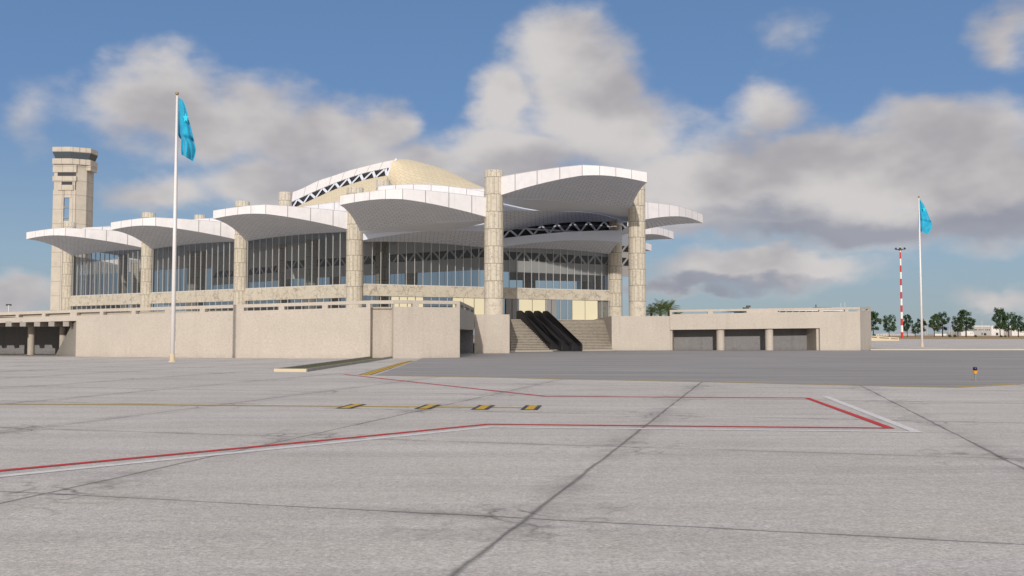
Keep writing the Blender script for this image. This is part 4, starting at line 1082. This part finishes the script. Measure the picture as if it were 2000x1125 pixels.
# white tents / awnings
def tent(x0, x1, D, ytop, lab):
    a, b = at(x0, 656, D), at(x1, 656, D); zt = at(x0, ytop, D).z; bm = bmesh.new(); n_ = 12
    pr = [(a.x + (b.x - a.x) * k / n_, 1.2 + (zt - 1.2) * math.sin(math.pi * k / n_) ** .5) for k in range(n_ + 1)]
    f1 = [bm.verts.new((x, D, z)) for x, z in pr]; f2 = [bm.verts.new((x, D + 25, z)) for x, z in pr]
    bm.faces.new(f1); bm.faces.new(f2[::-1])
    for k in range(n_): bm.faces.new((f1[k], f1[k + 1], f2[k + 1], f2[k]))
    tag(obj('white_tent', bm, 'offwhite', None), lab, 'tent', 'white tents')
tent(1737, 1754, 900, 651.2, 'widest white rounded tent left of the striped mast base')
tent(1763, 1773, 900, 652.4, 'white rounded tent just right of the striped mast base')
tent(1774, 1786, 900, 651.8, 'white rounded tent under the narrow and small low trees')
for i, px in enumerate([1711.5 + k * 3.1 for k in range(8)]):
    p = at(px, 656, 650); q = at(px + 2.6, 652, 650); bm = bmesh.new()
    vs = [(p.x, 650, 1.25), (p.x + .55, 650, 1.25), (q.x, 650, q.z), (q.x - .55, 650, q.z)]
    f1 = [bm.verts.new(v) for v in vs]; f2 = [bm.verts.new((v[0], v[1] + 4, v[2])) for v in vs]; bm.faces.new(f1); bm.faces.new(f2[::-1])
    for k in range(4): bm.faces.new((f1[k], f1[(k + 1) % 4], f2[(k + 1) % 4], f2[k]))
    tag(obj('awning_frame', bm, 'offwhite', None), ['leftmost slanted white awning of the row, beside the terrace block', 'second slanted white awning counted from the terrace block', 'third slanted white awning counted from the terrace block', 'fourth slanted white awning, left of the row middle', 'fifth slanted white awning, right of the row middle', 'third from last slanted white awning towards the striped mast', 'last but one slanted white awning towards the striped mast', 'last slanted white awning of the row, nearest the striped mast'][i], 'awning', 'row of white awnings')
# low slotted wall right of the podium
podx = thing('ramp_wall', 'low cream slotted ramp wall sloping down beside the far apron', 'wall', (at(1703, 665, 300).x, 300, 0))
pod_save = pod; pod = podx
A0, A1 = V2(at(1690, 665, 302)), V2(at(1756, 665, 300)); D = 301
slotwall('wall', A0, A1, (1.8, 1.0), [(.05, .35), (.42, .70), (.76, .97)], th=.6, sh=(.30, .62), m='kerb'); pod = pod_save
# teal-glazed pier seen through the parapet slots
pr = thing('glazed_pier', 'distant flat roofed pier with teal glazing seen through the parapet slots', 'building', (70, 300, 0))
a, b = at(1432, 610, 300), at(1655, 610, 300)
bm = bmesh.new(); box(bm, a.x, b.x, 300, 318, at(1500, 607.2, 300).z, at(1500, 605.6, 300).z); box(bm, a.x + 1, b.x - 1, 301, 316, 0, at(1500, 613, 300).z); obj('roof', bm, 'offwhite', pr)
bm = bmesh.new(); box(bm, a.x + 4, b.x - 14, 301.5, 316, at(1500, 613, 300).z + .002, at(1500, 607.2, 300).z - .002); obj('glazing', bm, 'teal', pr)
bm = bmesh.new()
for k in range(11): x = a.x + 8 + k * 2.1; tube(bm, (x, 301.2, at(0, 612.5, 300).z), (x + 1.2, 301.2, at(0, 607.4, 300).z), .13, n=5)
obj('strut', bm, 'pole', pr)
# far thin masts
def thinmast(px, yb, yt, D, lab, m='pole', r=.12, head=True, z0=0.):
    p = at(px, yb, D); zt = at(px, yt, D).z; t = thing('lamp_mast', lab, 'mast', (p.x, D, z0))
    bm = bmesh.new(); tube(bm, (p.x, D, z0), (p.x, D, zt), r, r * .7, 6); obj('pole', bm, m, t)
    if head:
        bm = bmesh.new(); tube(bm, (p.x - r * 7, D, zt), (p.x + r * 7, D, zt), r * 1.6, n=6); box(bm, p.x - r * 7, p.x - r * 3, D - .2, D + .2, zt - r * 3, zt - r * 1.7); box(bm, p.x + r * 3, p.x + r * 7, D - .2, D + .2, zt - r * 3, zt - r * 1.7); obj('lamp_head', bm, 'frame', t)
thinmast(15.8, 640, 595, 300, 'thin light mast behind the left end of the parapet')
thinmast(1643, 640, 592, 260, 'thin antenna pole above the right part of the parapet', r=.05, head=False)
thinmast(1651, 640, 590.5, 260, 'second thin antenna pole, nearer the parapet end', r=.05, head=False)
for i, px in enumerate((1807.5, 1811, 1854.5, 1859, 1918.5)):
    thinmast(px, 655, (624, 622, 636, 634, 627)[i], 900, ['thin far mast immediately right of the flagpole', 'taller thin far mast right of the flagpole', 'left thin mast between the tree pairs', 'right thin mast between the tree pairs', 'thin mast above the white two storey building'][i], m=('brass' if i < 4 else 'pole'), r=.16, head=False, z0=1.2)
bx = at(1459, 601, 112); bm = bmesh.new(); box(bm, bx.x - .35, bx.x + .3, 112.2, 112.7, bx.z - .22, bx.z + .05); box(bm, bx.x + .05, bx.x + .5, 112.25, 112.6, bx.z + .051, bx.z + .28)
tag(obj('roof_camera', bm, 'frame', None), 'small dark camera unit on top of the right parapet', 'camera')
bm = bmesh.new(); box(bm, 36.6, 38.6, 113, 114, 5.05, 5.16); box(bm, 36.7, 36.8, 113.2, 113.3, 5.161, 5.5); tag(obj('roof_bench', bm, 'frame', None), 'thin dark rack standing above the parapet end of the right block', 'rack')
